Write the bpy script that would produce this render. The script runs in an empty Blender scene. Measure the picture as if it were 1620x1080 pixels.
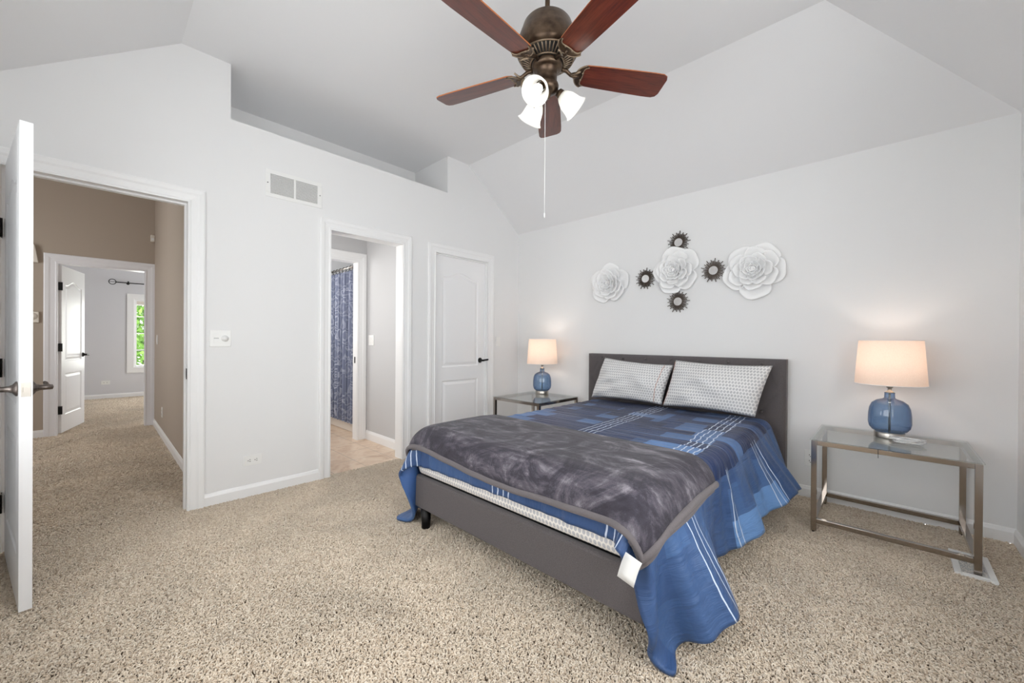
import bpy, bmesh, math, random
import numpy as np
from mathutils import Vector, Matrix
from mathutils.geometry import tessellate_polygon
PI = math.pi
SC = bpy.context.scene
COL = SC.collection

# ------------------------------------------------------------------ camera
FPX, YAW, PIT, ROL = 624.676, math.radians(43.592), math.radians(-0.196), math.radians(0.384)
EYE = Vector((0, 0, 1.13))
_c, _s = math.cos(YAW), math.sin(YAW)
_X1 = Vector((_c, _s, 0)); _F0 = Vector((-_s, _c, 0)); _Z0 = Vector((0, 0, 1))
_F1 = math.cos(PIT) * _F0 + math.sin(PIT) * _Z0
_U1 = -math.sin(PIT) * _F0 + math.cos(PIT) * _Z0
_R = math.cos(ROL) * _X1 + math.sin(ROL) * _U1
_U = -math.sin(ROL) * _X1 + math.cos(ROL) * _U1
cam_d = bpy.data.cameras.new('camera'); cam = bpy.data.objects.new('camera', cam_d); COL.objects.link(cam)
cam.matrix_world = Matrix(((_R.x, _U.x, -_F1.x, EYE.x), (_R.y, _U.y, -_F1.y, EYE.y), (_R.z, _U.z, -_F1.z, EYE.z), (0, 0, 0, 1)))
cam_d.sensor_width = 36; cam_d.lens = FPX / 1620 * 36; cam_d.clip_start = 0.02; cam_d.clip_end = 200
SC.camera = cam

# ------------------------------------------------------------------ world, lights, exposure
SC.view_settings.view_transform = 'Standard'; SC.view_settings.look = 'None'
SC.view_settings.gamma = 1; SC.view_settings.use_curve_mapping = False
SC.view_settings.exposure = 0.74
w = bpy.data.worlds.new('sky'); SC.world = w; w.use_nodes = True
_bg = w.node_tree.nodes['Background']; _bg.inputs[0].default_value = (0.95, 0.97, 1.0, 1); _bg.inputs[1].default_value = 2.2
SC.cycles.max_bounces = 14; SC.cycles.diffuse_bounces = 8; SC.cycles.transparent_max_bounces = 16
SC.cycles.transmission_bounces = 10; SC.cycles.glossy_bounces = 6; SC.cycles.sample_clamp_indirect = 6.0

def area(name, loc, rot, sx, sy, power, col=(1, 1, 1)):
    d = bpy.data.lights.new(name, 'AREA'); d.shape = 'RECTANGLE'; d.size = sx; d.size_y = sy; d.energy = power; d.color = col
    o = bpy.data.objects.new(name, d); COL.objects.link(o); o.location = loc; o.rotation_euler = rot
    return o
def point(name, loc, power, r=0.03, col=(1, 1, 1)):
    d = bpy.data.lights.new(name, 'POINT'); d.energy = power; d.shadow_soft_size = r; d.color = col
    o = bpy.data.objects.new(name, d); COL.objects.link(o); o.location = loc
    return o
DAY = (1.0, 0.98, 0.95)
area('daylight_front_window', (-1.3, -0.62, 1.45), (PI / 2, 0, 0), 2.2, 1.5, 7, DAY)        # shines +y
area('daylight_side_window', (0.72, 1.0, 1.45), (0, PI / 2, 0), 1.5, 1.6, 14, DAY)           # shines -x
area('hall_fill_light', (-5.3, -1.75, 1.6), (PI / 2, 0, 0), 1.2, 1.4, 7, DAY)  # added fill that brightens the hall from an unseen left end
area('daylight_far_window', (-10.66, 0.95, 1.2), (0, -PI / 2, 0), 1.2, 0.9, 24, DAY)
area('far_side_fill_light', (-8.7, 2.6, 1.4), (-PI / 2, 0, 0), 1.4, 1.4, 10, DAY)  # added fill through an unseen side opening of the far room
area('bath_fill_light', (-3.8, 0.62, 1.6), (PI / 2, 0, 0), 0.5, 1.0, 6, DAY)  # added fill inside the bathroom passage, no window is built here
area('tub_fill_light', (-5.3, 0.75, 1.7), (PI / 2, 0, 0), 0.8, 1.0, 14, DAY)  # added fill to brighten the tub area, source unseen

# ------------------------------------------------------------------ room numbers (metres)
XL, XR, YB, YF = -3.31, 0.535, 3.581, -0.43
ZB, ZC, YT0, YT1, XT = 2.431, 3.027, 0.37, 2.779, -0.265
TW = 0.12

# ------------------------------------------------------------------ helpers
class MB:
    """collects shapes and links them as one mesh object"""
    def __init__(s): s.v = []; s.f = []; s.m = []; s.sm = []; s.uv = None
    def add(s, vs, fs, m=0, smooth=False):
        b = len(s.v); s.v += [tuple(p) for p in vs]
        for f in fs: s.f.append([i + b for i in f]); s.m.append(m); s.sm.append(smooth)
        return s
    def box(s, x0, x1, y0, y1, z0, z1, m=0):
        v = [(x0, y0, z0), (x1, y0, z0), (x1, y1, z0), (x0, y1, z0), (x0, y0, z1), (x1, y0, z1), (x1, y1, z1), (x0, y1, z1)]
        return s.add(v, [(3, 2, 1, 0), (4, 5, 6, 7), (0, 1, 5, 4), (1, 2, 6, 5), (2, 3, 7, 6), (3, 0, 4, 7)], m)
    def obox(s, c, ax, ay, az, hx, hy, hz, m=0):
        c, ax, ay, az = Vector(c), Vector(ax).normalized(), Vector(ay).normalized(), Vector(az).normalized()
        v = [c + ax * (hx * i) + ay * (hy * j) + az * (hz * k) for k in (-1, 1) for (i, j) in ((-1, -1), (1, -1), (1, 1), (-1, 1))]
        return s.add(v, [(3, 2, 1, 0), (4, 5, 6, 7), (0, 1, 5, 4), (1, 2, 6, 5), (2, 3, 7, 6), (3, 0, 4, 7)], m)
    def tube(s, pts, r, n=8, m=0, smooth=True, cap=True, closed=False):
        pts = [Vector(p) for p in pts]; k = len(pts)
        rs = r if isinstance(r, (list, tuple)) else [r] * k
        t0 = (pts[1] - pts[0]).normalized()
        up = Vector((0, 0, 1)) if abs(t0.z) < .9 else Vector((1, 0, 0))
        a = t0.cross(up).normalized(); vs = []; fs = []
        for i in range(k):
            t = (pts[(i + 1) % k if closed else min(i + 1, k - 1)] - pts[(i - 1) % k if closed else max(i - 1, 0)]).normalized()
            a = (a - t * a.dot(t)).normalized(); b = t.cross(a)
            for j in range(n):
                q = 2 * PI * j / n; vs.append(pts[i] + (a * math.cos(q) + b * math.sin(q)) * rs[i])
        for i in range(k if closed else k - 1):
            for j in range(n):
                i2 = (i + 1) % k
                fs.append((i * n + j, i * n + (j + 1) % n, i2 * n + (j + 1) % n, i2 * n + j))
        if cap and not closed:
            fs.append(tuple(range(n - 1, -1, -1))); fs.append(tuple((k - 1) * n + j for j in range(n)))
        return s.add(vs, fs, m, smooth)
    def lathe(s, prof, c=(0, 0, 0), ax=(0, 0, 1), n=32, m=0, smooth=True):
        c = Vector(c); ax = Vector(ax).normalized()
        e = ax.orthogonal().normalized(); g = ax.cross(e); vs = []; fs = []
        for (r, h) in prof:
            for j in range(n):
                q = 2 * PI * j / n; vs.append(c + ax * h + (e * math.cos(q) + g * math.sin(q)) * max(r, 1e-5))
        for i in range(len(prof) - 1):
            for j in range(n): fs.append((i * n + j, i * n + (j + 1) % n, (i + 1) * n + (j + 1) % n, (i + 1) * n + j))
        return s.add(vs, fs, m, smooth)
    def grid(s, P, m=0, smooth=True, flip=False):
        a, b = P.shape[:2]; fs = []
        for i in range(a - 1):
            for j in range(b - 1):
                f = (i * b + j, (i + 1) * b + j, (i + 1) * b + j + 1, i * b + j + 1)
                fs.append(f[::-1] if flip else f)
        return s.add([tuple(map(float, p)) for p in P.reshape(-1, 3)], fs, m, smooth)
    def prism(s, poly, fn, d0, d1, m=0):
        """poly: 2-D outline; fn(a,b,d) -> point; solid between d0 and d1"""
        n = len(poly); tri = tessellate_polygon([[Vector((p[0], p[1], 0)) for p in poly]])
        v = [fn(p[0], p[1], d0) for p in poly] + [fn(p[0], p[1], d1) for p in poly]
        fs = [tuple(t) for t in tri] + [tuple(i + n for i in t[::-1]) for t in tri]
        fs += [(i, (i + 1) % n, n + (i + 1) % n, n + i) for i in range(n)]
        return s.add(v, fs, m)
    def build(s, name, mats, parent=None, fix=True, bevel=0, world=True):
        me = bpy.data.meshes.new(name); off = Vector((0, 0, 0)); p = parent
        while p is not None: off += Vector(p.location); p = p.parent
        V = [Vector(v) - off for v in s.v] if (parent is not None and world) else s.v
        me.from_pydata([tuple(v) for v in V], [], s.f)
        if not isinstance(mats, (list, tuple)): mats = [mats]
        for mt in mats: me.materials.append(mt)
        me.polygons.foreach_set('material_index', s.m); me.polygons.foreach_set('use_smooth', s.sm)
        if fix:
            bm = bmesh.new(); bm.from_mesh(me); bmesh.ops.recalc_face_normals(bm, faces=bm.faces); bm.to_mesh(me); bm.free()
        me.update()
        o = bpy.data.objects.new(name, me); COL.objects.link(o)
        if parent is not None: o.parent = parent
        if bevel:
            b = o.modifiers.new('bevel', 'BEVEL'); b.width = bevel; b.segments = 2; b.limit_method = 'ANGLE'
        return o

def tag(o, label=None, cat=None, group=None, kind=None):
    if label: o['label'] = label
    if cat: o['category'] = cat
    if group: o['group'] = group
    if kind: o['kind'] = kind
    return o
def thing(name, label, cat, loc=(0, 0, 0), group=None, kind=None):
    o = bpy.data.objects.new(name, None); COL.objects.link(o); o.location = loc; o.empty_display_size = .05
    return tag(o, label, cat, group, kind)
def children(o): return [c for c in bpy.data.objects if c.parent == o]
def dup(root, loc, label, group=None):
    def cp(o, par):
        c = o.copy(); COL.objects.link(c)
        if par is not None: c.parent = par
        for ch in children(o): cp(ch, c)
        return c
    kids = cp(root, None); kids.location = loc; kids['label'] = label
    if group: kids['group'] = group
    return kids

# ------------------------------------------------------------------ materials
def srgb(r, g, b):
    f = lambda c: (c / 255 / 12.92) if c / 255 <= .04045 else ((c / 255 + .055) / 1.055) ** 2.4
    return (f(r), f(g), f(b), 1)
class NT:
    def __init__(s, name):
        s.mat = bpy.data.materials.new(name); s.mat.use_nodes = True; s.t = s.mat.node_tree; s.n = s.t.nodes; s.l = s.t.links
        s.b = s.n['Principled BSDF']; s.out = s.n['Material Output']
    def node(s, ty, **kw):
        x = s.n.new(ty)
        for k, v in kw.items(): setattr(x, k, v)
        return x
    def link(s, a, b): s.l.new(a, b)
    def val(s, sock, v):
        if hasattr(v, 'is_output'): s.l.new(v, sock)
        else: sock.default_value = v
    def math(s, op, a, b=0.0, c=None, clamp=False):
        x = s.node('ShaderNodeMath', operation=op, use_clamp=clamp); s.val(x.inputs[0], a); s.val(x.inputs[1], b)
        if c is not None: s.val(x.inputs[2], c)
        return x.outputs[0]
    def mix(s, f, a, b, blend='MIX'):
        x = s.node('ShaderNodeMix', data_type='RGBA', blend_type=blend); s.val(x.inputs[0], f); s.val(x.inputs[6], a); s.val(x.inputs[7], b)
        return x.outputs[2]
    def ramp(s, f, stops):
        x = s.node('ShaderNodeValToRGB'); e = x.color_ramp.elements
        while len(e) < len(stops): e.new(.5)
        for q, (p, c) in zip(e, stops): q.position = p; q.color = c
        s.link(f, x.inputs[0]); return x.outputs[0]
    def coord(s, kind='Object', scale=(1, 1, 1), rot=(0, 0, 0)):
        c = s.node('ShaderNodeTexCoord'); m = s.node('ShaderNodeMapping'); m.inputs['Scale'].default_value = scale; m.inputs['Rotation'].default_value = rot
        s.link(c.outputs[kind], m.inputs[0]); return m.outputs[0]
    def noise(s, vec, scale, detail=3, rough=.5, dist=0.0):
        x = s.node('ShaderNodeTexNoise'); s.link(vec, x.inputs['Vector']); x.inputs['Scale'].default_value = scale
        x.inputs['Detail'].default_value = detail; x.inputs['Roughness'].default_value = rough; x.inputs['Distortion'].default_value = dist
        return x.outputs['Fac']
    def bump(s, h, strength=.3, dist=.01, normal=None):
        x = s.node('ShaderNodeBump'); x.inputs['Strength'].default_value = strength; x.inputs['Distance'].default_value = dist
        s.link(h, x.inputs['Height'])
        if normal is not None: s.link(normal, x.inputs['Normal'])
        s.link(x.outputs[0], s.b.inputs['Normal']); return x.outputs[0]
    def set(s, **kw):
        for k, v in kw.items(): s.val(s.b.inputs[k.replace('_', ' ')], v)
        return s
def simple(name, col, rough=.5, metal=0.0, bump=None, **kw):
    t = NT(name); t.set(Base_Color=col, Roughness=rough, Metallic=metal, **kw)
    if bump:
        sc, st, ds = bump; t.bump(t.noise(t.coord(), sc, 2), st, ds)
    return t.mat

M = {}
M['wall'] = simple('wall_paint', srgb(233, 233, 233), .75, bump=(180, .05, .002))
M['ceil'] = simple('ceiling_paint', srgb(233, 233, 234), .85, bump=(120, .06, .002))
M['trim'] = simple('white_trim', srgb(241, 241, 241), .35)
M['trim_grey'] = simple('white_gloss_trim', srgb(236, 236, 240), .35)
M['taupe'] = simple('taupe_paint', srgb(176, 163, 149), .75, bump=(180, .05, .002))
M['greywall'] = simple('pale_grey_paint', srgb(214, 214, 218), .75)
M['bathwall'] = simple('grey_bath_paint', srgb(200, 200, 201), .7)
M['door'] = simple('door_paint', srgb(241, 241, 242), .32)
M['black'] = simple('black_metal', srgb(28, 26, 26), .4, .6)
M['bronze'] = None
M['plastic'] = simple('white_plastic', srgb(238, 238, 236), .35)
M['slot'] = simple('dark_slot', srgb(40, 38, 38), .6)
M['ventgrey'] = simple('vent_shadow_grey', srgb(120, 120, 122), .7)
M['cream'] = simple('cream_plastic', srgb(226, 219, 208), .45)

def pewter():
    t = NT('pewter_lever'); n = t.noise(t.coord(), 40, 3)
    t.set(Base_Color=t.ramp(n, [(.3, srgb(92, 84, 80)), (.7, srgb(136, 126, 120))]), Metallic=.9, Roughness=.32); return t.mat
M['pewter'] = pewter()
def chrome():
    t = NT('smoked_chrome'); t.set(Base_Color=srgb(178, 170, 163), Metallic=1.0, Roughness=.12); return t.mat
M['chrome'] = chrome()
M['nickel'] = simple('brushed_nickel', srgb(186, 180, 172), .28, 1.0)

def carpet_mat(name, ramp, mott):
    t = NT(name)
    oi = t.node('ShaderNodeObjectInfo'); g = t.node('ShaderNodeNewGeometry')
    n = t.noise(g.outputs['Position'], 1.6, 3, .6, .6)
    c = t.ramp(oi.outputs['Random'], ramp)
    m = t.ramp(n, [(.35, (1 - mott, 1 - mott, 1 - mott, 1)), (.62, (1, 1, 1, 1))])
    t.set(Base_Color=t.mix(1.0, c, m, 'MULTIPLY'), Roughness=.95, Sheen_Weight=.15, Specular_IOR_Level=.1)
    return t.mat
M['pile'] = carpet_mat('carpet_yarn', [(0, srgb(200, 182, 161)), (.35, srgb(224, 209, 190)), (.7, srgb(238, 226, 209)), (1, srgb(210, 192, 170))], .16)
M['backing'] = simple('carpet_backing', srgb(84, 71, 58), 1.0)

def tile():
    t = NT('beige_floor_tile'); c0 = t.node('ShaderNodeTexCoord'); mp = t.node('ShaderNodeMapping'); mp.inputs['Location'].default_value = (3.91 + .295 * 6, -1.655 + .285 * 6, 0); t.link(c0.outputs['Object'], mp.inputs[0]); v = mp.outputs[0]
    b = t.node('ShaderNodeTexBrick', offset=0.0, squash=1.0); t.link(v, b.inputs['Vector'])
    b.inputs['Scale'].default_value = 1; b.inputs['Brick Width'].default_value = .295; b.inputs['Row Height'].default_value = .285
    b.inputs['Mortar Size'].default_value = .003; b.inputs['Mortar Smooth'].default_value = .2
    b.inputs['Color1'].default_value = (0, 0, 0, 1); b.inputs['Color2'].default_value = (1, 1, 1, 1); b.inputs['Mortar'].default_value = (.5, .5, .5, 1)
    n = t.noise(v, 5, 5, .6, 1.2)
    c = t.ramp(n, [(.3, srgb(196, 164, 138)), (.5, srgb(222, 198, 174)), (.72, srgb(232, 214, 194))])
    t.set(Base_Color=t.mix(b.outputs['Fac'], c, srgb(178, 158, 140)), Roughness=.35)
    t.bump(t.math('SUBTRACT', 1.0, b.outputs['Fac']), .3, .003); return t.mat
M['tile'] = tile()

def thin_glass(name, col, edge=None):
    t = NT(name); t.n.remove(t.b)
    tr = t.node('ShaderNodeBsdfTransparent'); gl = t.node('ShaderNodeBsdfGlossy'); lw = t.node('ShaderNodeLayerWeight'); lw.inputs[0].default_value = .5; mx = t.node('ShaderNodeMixShader')
    tr.inputs[0].default_value = col; gl.inputs['Roughness'].default_value = .02
    if edge: t.link(t.mix(t.math('POWER', lw.outputs['Facing'], 1.7), col, edge), tr.inputs[0])
    t.link(t.math('MULTIPLY_ADD', t.math('POWER', lw.outputs['Facing'], 5.0), .9, .045 if not edge else .08), mx.inputs[0]); t.link(tr.outputs[0], mx.inputs[1]); t.link(gl.outputs[0], mx.inputs[2]); t.link(mx.outputs[0], t.out.inputs[0])
    return t.mat
M['pane'] = thin_glass('window_pane', (.97, .98, .98, 1))
M['tabletop'] = thin_glass('table_glass', (.95, .97, .962, 1))
M['blueglass'] = thin_glass('blue_lamp_glass', (.50, .64, .81, 1), (.06, .13, .30, 1))
M['clear'] = thin_glass('unused', (1, 1, 1, 1))
M['clear'] = simple('clear_cord_plastic', srgb(242, 243, 244), .15, Alpha=.5)

def wood():
    t = NT('mahogany_blade'); v = t.coord('Object', (2.2, 26, 26)); n = t.noise(v, 3.0, 4, .6, .8)
    c = t.ramp(n, [(.28, srgb(58, 25, 17)), (.5, srgb(90, 38, 24)), (.75, srgb(114, 54, 35))])
    t.set(Base_Color=c, Roughness=.28, Coat_Weight=.35, Coat_Roughness=.15); return t.mat
M['wood'] = wood()
M['bladeedge'] = simple('blade_edge', srgb(170, 98, 52), .5)
def obronze():
    t = NT('antique_bronze'); n = t.noise(t.coord(), 26, 3)
    t.set(Base_Color=t.ramp(n, [(.3, srgb(70, 56, 46)), (.7, srgb(104, 86, 70))]), Metallic=.85, Roughness=.34); return t.mat
M['obronze'] = obronze()
M['rib'] = simple('rubbed_bronze_edge', srgb(150, 132, 112), .35, .85)
def frosted():
    t = NT('frosted_glass'); t.n.remove(t.b)
    d = t.node('ShaderNodeBsdfDiffuse'); tr = t.node('ShaderNodeBsdfTranslucent'); mx = t.node('ShaderNodeMixShader'); mx.inputs[0].default_value = .6
    d.inputs[0].default_value = (.9, .9, .88, 1); tr.inputs[0].default_value = (.95, .95, .93, 1)
    t.link(d.outputs[0], mx.inputs[1]); t.link(tr.outputs[0], mx.inputs[2]); t.link(mx.outputs[0], t.out.inputs[0]); return t.mat
M['frosted'] = frosted()
def emit(name, col, s):
    t = NT(name); t.set(Base_Color=(.9, .9, .9, 1), Emission_Color=col, Emission_Strength=s); return t.mat
M['bulb'] = emit('lit_bulb', (1, .97, .92, 1), .7)
def shade():
    t = NT('linen_shade'); t.n.remove(t.b); v = t.coord('Object', (260, 260, 260))
    n = t.noise(v, 1.0, 2)
    d = t.node('ShaderNodeBsdfDiffuse'); tr = t.node('ShaderNodeBsdfTranslucent'); mx = t.node('ShaderNodeMixShader'); mx.inputs[0].default_value = .28
    c = t.ramp(n, [(.3, srgb(238, 222, 206)), (.7, srgb(248, 236, 222))])
    t.link(c, d.inputs[0]); tr.inputs[0].default_value = srgb(250, 223, 206)
    t.link(d.outputs[0], mx.inputs[1]); t.link(tr.outputs[0], mx.inputs[2]); t.link(mx.outputs[0], t.out.inputs[0]); return t.mat
M['shade'] = shade()

def upholstery():
    t = NT('charcoal_upholstery'); v = t.coord('Object')
    a = t.node('ShaderNodeTexWave', wave_type='BANDS', bands_direction='X'); b = t.node('ShaderNodeTexWave', wave_type='BANDS', bands_direction='Z')
    for x in (a, b): t.link(v, x.inputs['Vector']); x.inputs['Scale'].default_value = 150; x.inputs['Distortion'].default_value = 2; x.inputs['Detail'].default_value = 1
    h = t.math('MULTIPLY', a.outputs['Fac'], b.outputs['Fac']); n = t.noise(v, 320, 3, .7)
    c = t.ramp(t.math('ADD', t.math('MULTIPLY', n, .8), t.math('MULTIPLY', h, .25)), [(.25, srgb(70, 65, 66)), (.75, srgb(112, 106, 107))])
    t.set(Base_Color=c, Roughness=.95, Sheen_Weight=.15); t.bump(h, .15, .002); return t.mat
M['uphol'] = upholstery()

def dots(name, scale, base, dot, uvname='UV', size=.30, stretch=.75):
    """rows of small staggered hexagon-like spots"""
    t = NT(name); c = t.node('ShaderNodeTexCoord'); sp = t.node('ShaderNodeSeparateXYZ'); t.link(c.outputs['UV'], sp.inputs[0])
    u = t.math('MULTIPLY', sp.outputs[0], scale); v = t.math('MULTIPLY', sp.outputs[1], scale * stretch)
    row = t.math('FLOOR', v); sh = t.math('MULTIPLY', t.math('MODULO', row, 2.0), .5)
    fu = t.math('SUBTRACT', t.math('FRACT', t.math('ADD', u, sh)), .5); fv = t.math('SUBTRACT', t.math('FRACT', v), .5)
    d = t.math('SQRT', t.math('ADD', t.math('POWER', fu, 2.0), t.math('POWER', t.math('MULTIPLY', fv, .9), 2.0)))
    ring = t.math('GREATER_THAN', d, size); 
    n = t.noise(c.outputs['UV'], 9, 2); dc = t.mix(n, dot, tuple(min(1, q * 1.5) for q in dot[:3]) + (1,))
    lines = t.math('GREATER_THAN', t.math('FRACT', t.math('MULTIPLY', fv, 7.0)), .45)
    dc = t.mix(t.math('MULTIPLY', lines, .45), dc, base)
    col = t.mix(ring, dc, base)
    wr = t.noise(c.outputs['UV'], 5, 4, .55, .6)
    t.set(Base_Color=col, Roughness=.85); t.bump(wr, .6, .02); return t.mat
M['pillow'] = dots('dotted_pillowcase', 46, srgb(232, 231, 230), srgb(154, 154, 157), size=.36)
M['sheet'] = dots('scale_print_sheet', 50, srgb(236, 232, 226), srgb(158, 160, 168), size=.38, stretch=.85)
M['whitecloth'] = simple('plain_white_cloth', srgb(236, 236, 236), .9)
M['copperthread'] = simple('copper_stitching', srgb(196, 150, 132), .8)

def comforter_mat():
    t = NT('blue_comforter'); c = t.node('ShaderNodeTexCoord'); sp = t.node('ShaderNodeSeparateXYZ'); t.link(c.outputs['UV'], sp.inputs[0])
    u, v = sp.outputs[0], sp.outputs[1]           # metres: u across from the middle, v up from the foot hem
    br = t.node('ShaderNodeTexBrick', offset=.37, offset_frequency=2, squash=1.0)
    t.link(c.outputs['UV'], br.inputs['Vector']); br.inputs['Scale'].default_value = 1; br.inputs['Brick Width'].default_value = .36
    br.inputs['Row Height'].default_value = .125; br.inputs['Mortar Size'].default_value = 0; br.inputs['Color1'].default_value = (0, 0, 0, 1); br.inputs['Color2'].default_value = (1, 1, 1, 1)
    rnd = t.math('MULTIPLY', br.outputs['Color'], 1.0)
    near = None
    for ug in (-.62, .07, .66):
        q = t.math('LESS_THAN', t.math('ABSOLUTE', t.math('SUBTRACT', u, ug)), .22)
        near = q if near is None else t.math('MAXIMUM', near, q)
    au = t.math('ABSOLUTE', u)
    top = t.math('LESS_THAN', au, .88); ontop = t.math('MULTIPLY', top, t.math('GREATER_THAN', v, .34))
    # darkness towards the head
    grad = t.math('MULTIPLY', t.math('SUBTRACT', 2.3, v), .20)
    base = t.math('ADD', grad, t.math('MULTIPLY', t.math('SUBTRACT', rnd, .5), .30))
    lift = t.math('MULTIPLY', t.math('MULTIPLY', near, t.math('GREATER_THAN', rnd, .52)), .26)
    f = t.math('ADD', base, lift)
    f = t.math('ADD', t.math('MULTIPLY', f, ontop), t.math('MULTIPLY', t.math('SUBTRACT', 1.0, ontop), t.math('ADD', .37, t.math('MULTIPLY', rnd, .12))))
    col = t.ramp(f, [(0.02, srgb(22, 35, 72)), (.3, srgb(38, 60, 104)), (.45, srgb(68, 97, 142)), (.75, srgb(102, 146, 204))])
    # light blue hem blocks
    # fine stripes running to the head in fours, shifted block by block
    jog = t.math('MULTIPLY', t.math('SUBTRACT', rnd, .5), .02)
    wob = t.math('MULTIPLY', t.math('SUBTRACT', t.noise(c.outputs['UV'], 14, 2), .5), .02)
    uu = t.math('ADD', t.math('ADD', u, jog), wob); ln = None
    for ug, k in ((-.66, 4), (.07, 4), (.66, 4)):
        for i in range(k):
            q = t.math('LESS_THAN', t.math('ABSOLUTE', t.math('SUBTRACT', uu, ug + (i - (k - 1) / 2) * .033)), .0032)
            ln = q if ln is None else t.math('MAXIMUM', ln, q)
    wob2 = t.math('MULTIPLY', t.math('SUBTRACT', t.noise(c.outputs['UV'], 5, 2), .5), .05); sd = None
    for vg in (.40, .455, .49, 1.02, 1.06, 1.55, 1.60, 1.64):
        q = t.math('LESS_THAN', t.math('ABSOLUTE', t.math('SUBTRACT', t.math('ADD', v, wob2), vg)), .003)
        sd = q if sd is None else t.math('MAXIMUM', sd, q)
    ln = t.math('MAXIMUM', ln, t.math('MULTIPLY', sd, t.math('GREATER_THAN', au, .86)))
    hemb = t.math('MULTIPLY', t.math('MULTIPLY', t.math('GREATER_THAN', au, 1.10), t.math('GREATER_THAN', v, .62)), t.math('GREATER_THAN', rnd, .6))
    col = t.mix(t.math('MULTIPLY', hemb, .8), col, srgb(112, 154, 208))
    col = t.mix(ln, col, srgb(206, 218, 236))
    # thin pale brush lines lying across
    mp = t.node('ShaderNodeMapping'); mp.inputs['Scale'].default_value = (1.1, 60, 1); t.link(c.outputs['UV'], mp.inputs[0])
    st = t.noise(mp.outputs[0], 1.0, 2, .5)
    stf = t.math('MULTIPLY', t.math('MULTIPLY', t.math('GREATER_THAN', st, .665), ontop), .45)
    col = t.mix(stf, col, srgb(158, 182, 218))
    mp2 = t.node('ShaderNodeMapping'); mp2.inputs['Scale'].default_value = (2.2, 26, 1); t.link(c.outputs['UV'], mp2.inputs[0])
    wr = t.noise(mp2.outputs[0], 1.0, 4, .6, .5)
    mp3 = t.node('ShaderNodeMapping'); mp3.inputs['Scale'].default_value = (16, 3.0, 1); t.link(c.outputs['UV'], mp3.inputs[0])
    wr2 = t.noise(mp3.outputs[0], 1.0, 4, .6, .8)
    h = t.math('ADD', t.math('MULTIPLY', wr, ontop), t.math('MULTIPLY', wr2, t.math('SUBTRACT', .62, t.math('MULTIPLY', ontop, .55))))
    t.set(Base_Color=col, Roughness=.45, Specular_IOR_Level=.35, Sheen_Weight=.06, Sheen_Roughness=.4); t.bump(h, .8, .022); return t.mat
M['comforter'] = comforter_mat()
M['comforter_back'] = simple('blue_comforter_lining', srgb(62, 96, 152), .5)
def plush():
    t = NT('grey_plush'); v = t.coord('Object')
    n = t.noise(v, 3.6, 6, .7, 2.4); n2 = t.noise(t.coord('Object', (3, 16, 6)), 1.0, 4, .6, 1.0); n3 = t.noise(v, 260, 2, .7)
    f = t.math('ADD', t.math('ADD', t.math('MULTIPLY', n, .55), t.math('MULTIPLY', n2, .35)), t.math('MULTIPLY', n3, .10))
    c = t.ramp(f, [(.39, srgb(44, 40, 49)), (.48, srgb(59, 55, 65)), (.55, srgb(92, 87, 96)), (.66, srgb(152, 147, 154))])  # noise paints the brushed nap's light and dark shading into the colour
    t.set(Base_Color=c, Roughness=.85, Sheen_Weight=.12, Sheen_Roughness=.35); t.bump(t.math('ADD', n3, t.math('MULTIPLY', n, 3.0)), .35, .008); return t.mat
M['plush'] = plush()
M['plushhem'] = simple('grey_plush_hem', srgb(104, 98, 100), .9, bump=(140, .4, .004), Sheen_Weight=.15)
def shell_print():
    t = NT('seashell_curtain'); c = t.node('ShaderNodeTexCoord'); uv = c.outputs['UV']
    vo = t.node('ShaderNodeTexVoronoi', feature='F1'); t.link(uv, vo.inputs['Vector']); vo.inputs['Scale'].default_value = 5.5; vo.inputs['Randomness'].default_value = .7
    ed = t.node('ShaderNodeTexVoronoi', feature='DISTANCE_TO_EDGE'); t.link(uv, ed.inputs['Vector']); ed.inputs['Scale'].default_value = 5.5; ed.inputs['Randomness'].default_value = .7
    ds = t.noise(uv, 10, 3); dd = t.math('ADD', vo.outputs['Distance'], t.math('MULTIPLY', ds, .25))
    ring = t.math('SINE', t.math('MULTIPLY', dd, 38.0)); rr = t.math('GREATER_THAN', ring, .35)
    inside = t.math('GREATER_THAN', ed.outputs['Distance'], .06)
    rim = t.math('LESS_THAN', t.math('ABSOLUTE', t.math('SUBTRACT', ed.outputs['Distance'], .075)), .02)
    fac = t.math('MAXIMUM', t.math('MULTIPLY', t.math('MULTIPLY', rr, inside), .42), t.math('MULTIPLY', rim, .6))
    fac = t.math('MULTIPLY', fac, t.math('ADD', .35, vo.outputs['Color']))
    col = t.mix(t.math('MINIMUM', fac, 1.0), srgb(112, 119, 142), srgb(190, 195, 210))
    t.set(Base_Color=col, Roughness=.7); return t.mat
M['shells'] = shell_print()
M['porcelain'] = simple('tub_porcelain', srgb(226, 218, 208), .2)
M['flower'] = simple('matte_white_resin', srgb(246, 246, 246), .55)
M['mirror'] = simple('mirror', (.93, .93, .93, 1), .03, 1.0)
M['raymetal'] = simple('dark_bronze_rays', srgb(84, 76, 70), .35, .85)
def leaves():
    t = NT('leaf_green'); g = t.node('ShaderNodeNewGeometry'); n = t.noise(g.outputs['Position'], 2.5, 3)
    c = t.ramp(n, [(.3, srgb(84, 132, 40)), (.55, srgb(142, 190, 74)), (.75, srgb(196, 226, 130))])
    t.set(Base_Color=c, Roughness=.5)
    return t.mat
M['leaf'] = leaves()
M['bark'] = simple('bark', srgb(92, 76, 60), .9)
M['lawn'] = simple('lawn', srgb(96, 136, 60), .95)

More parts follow.
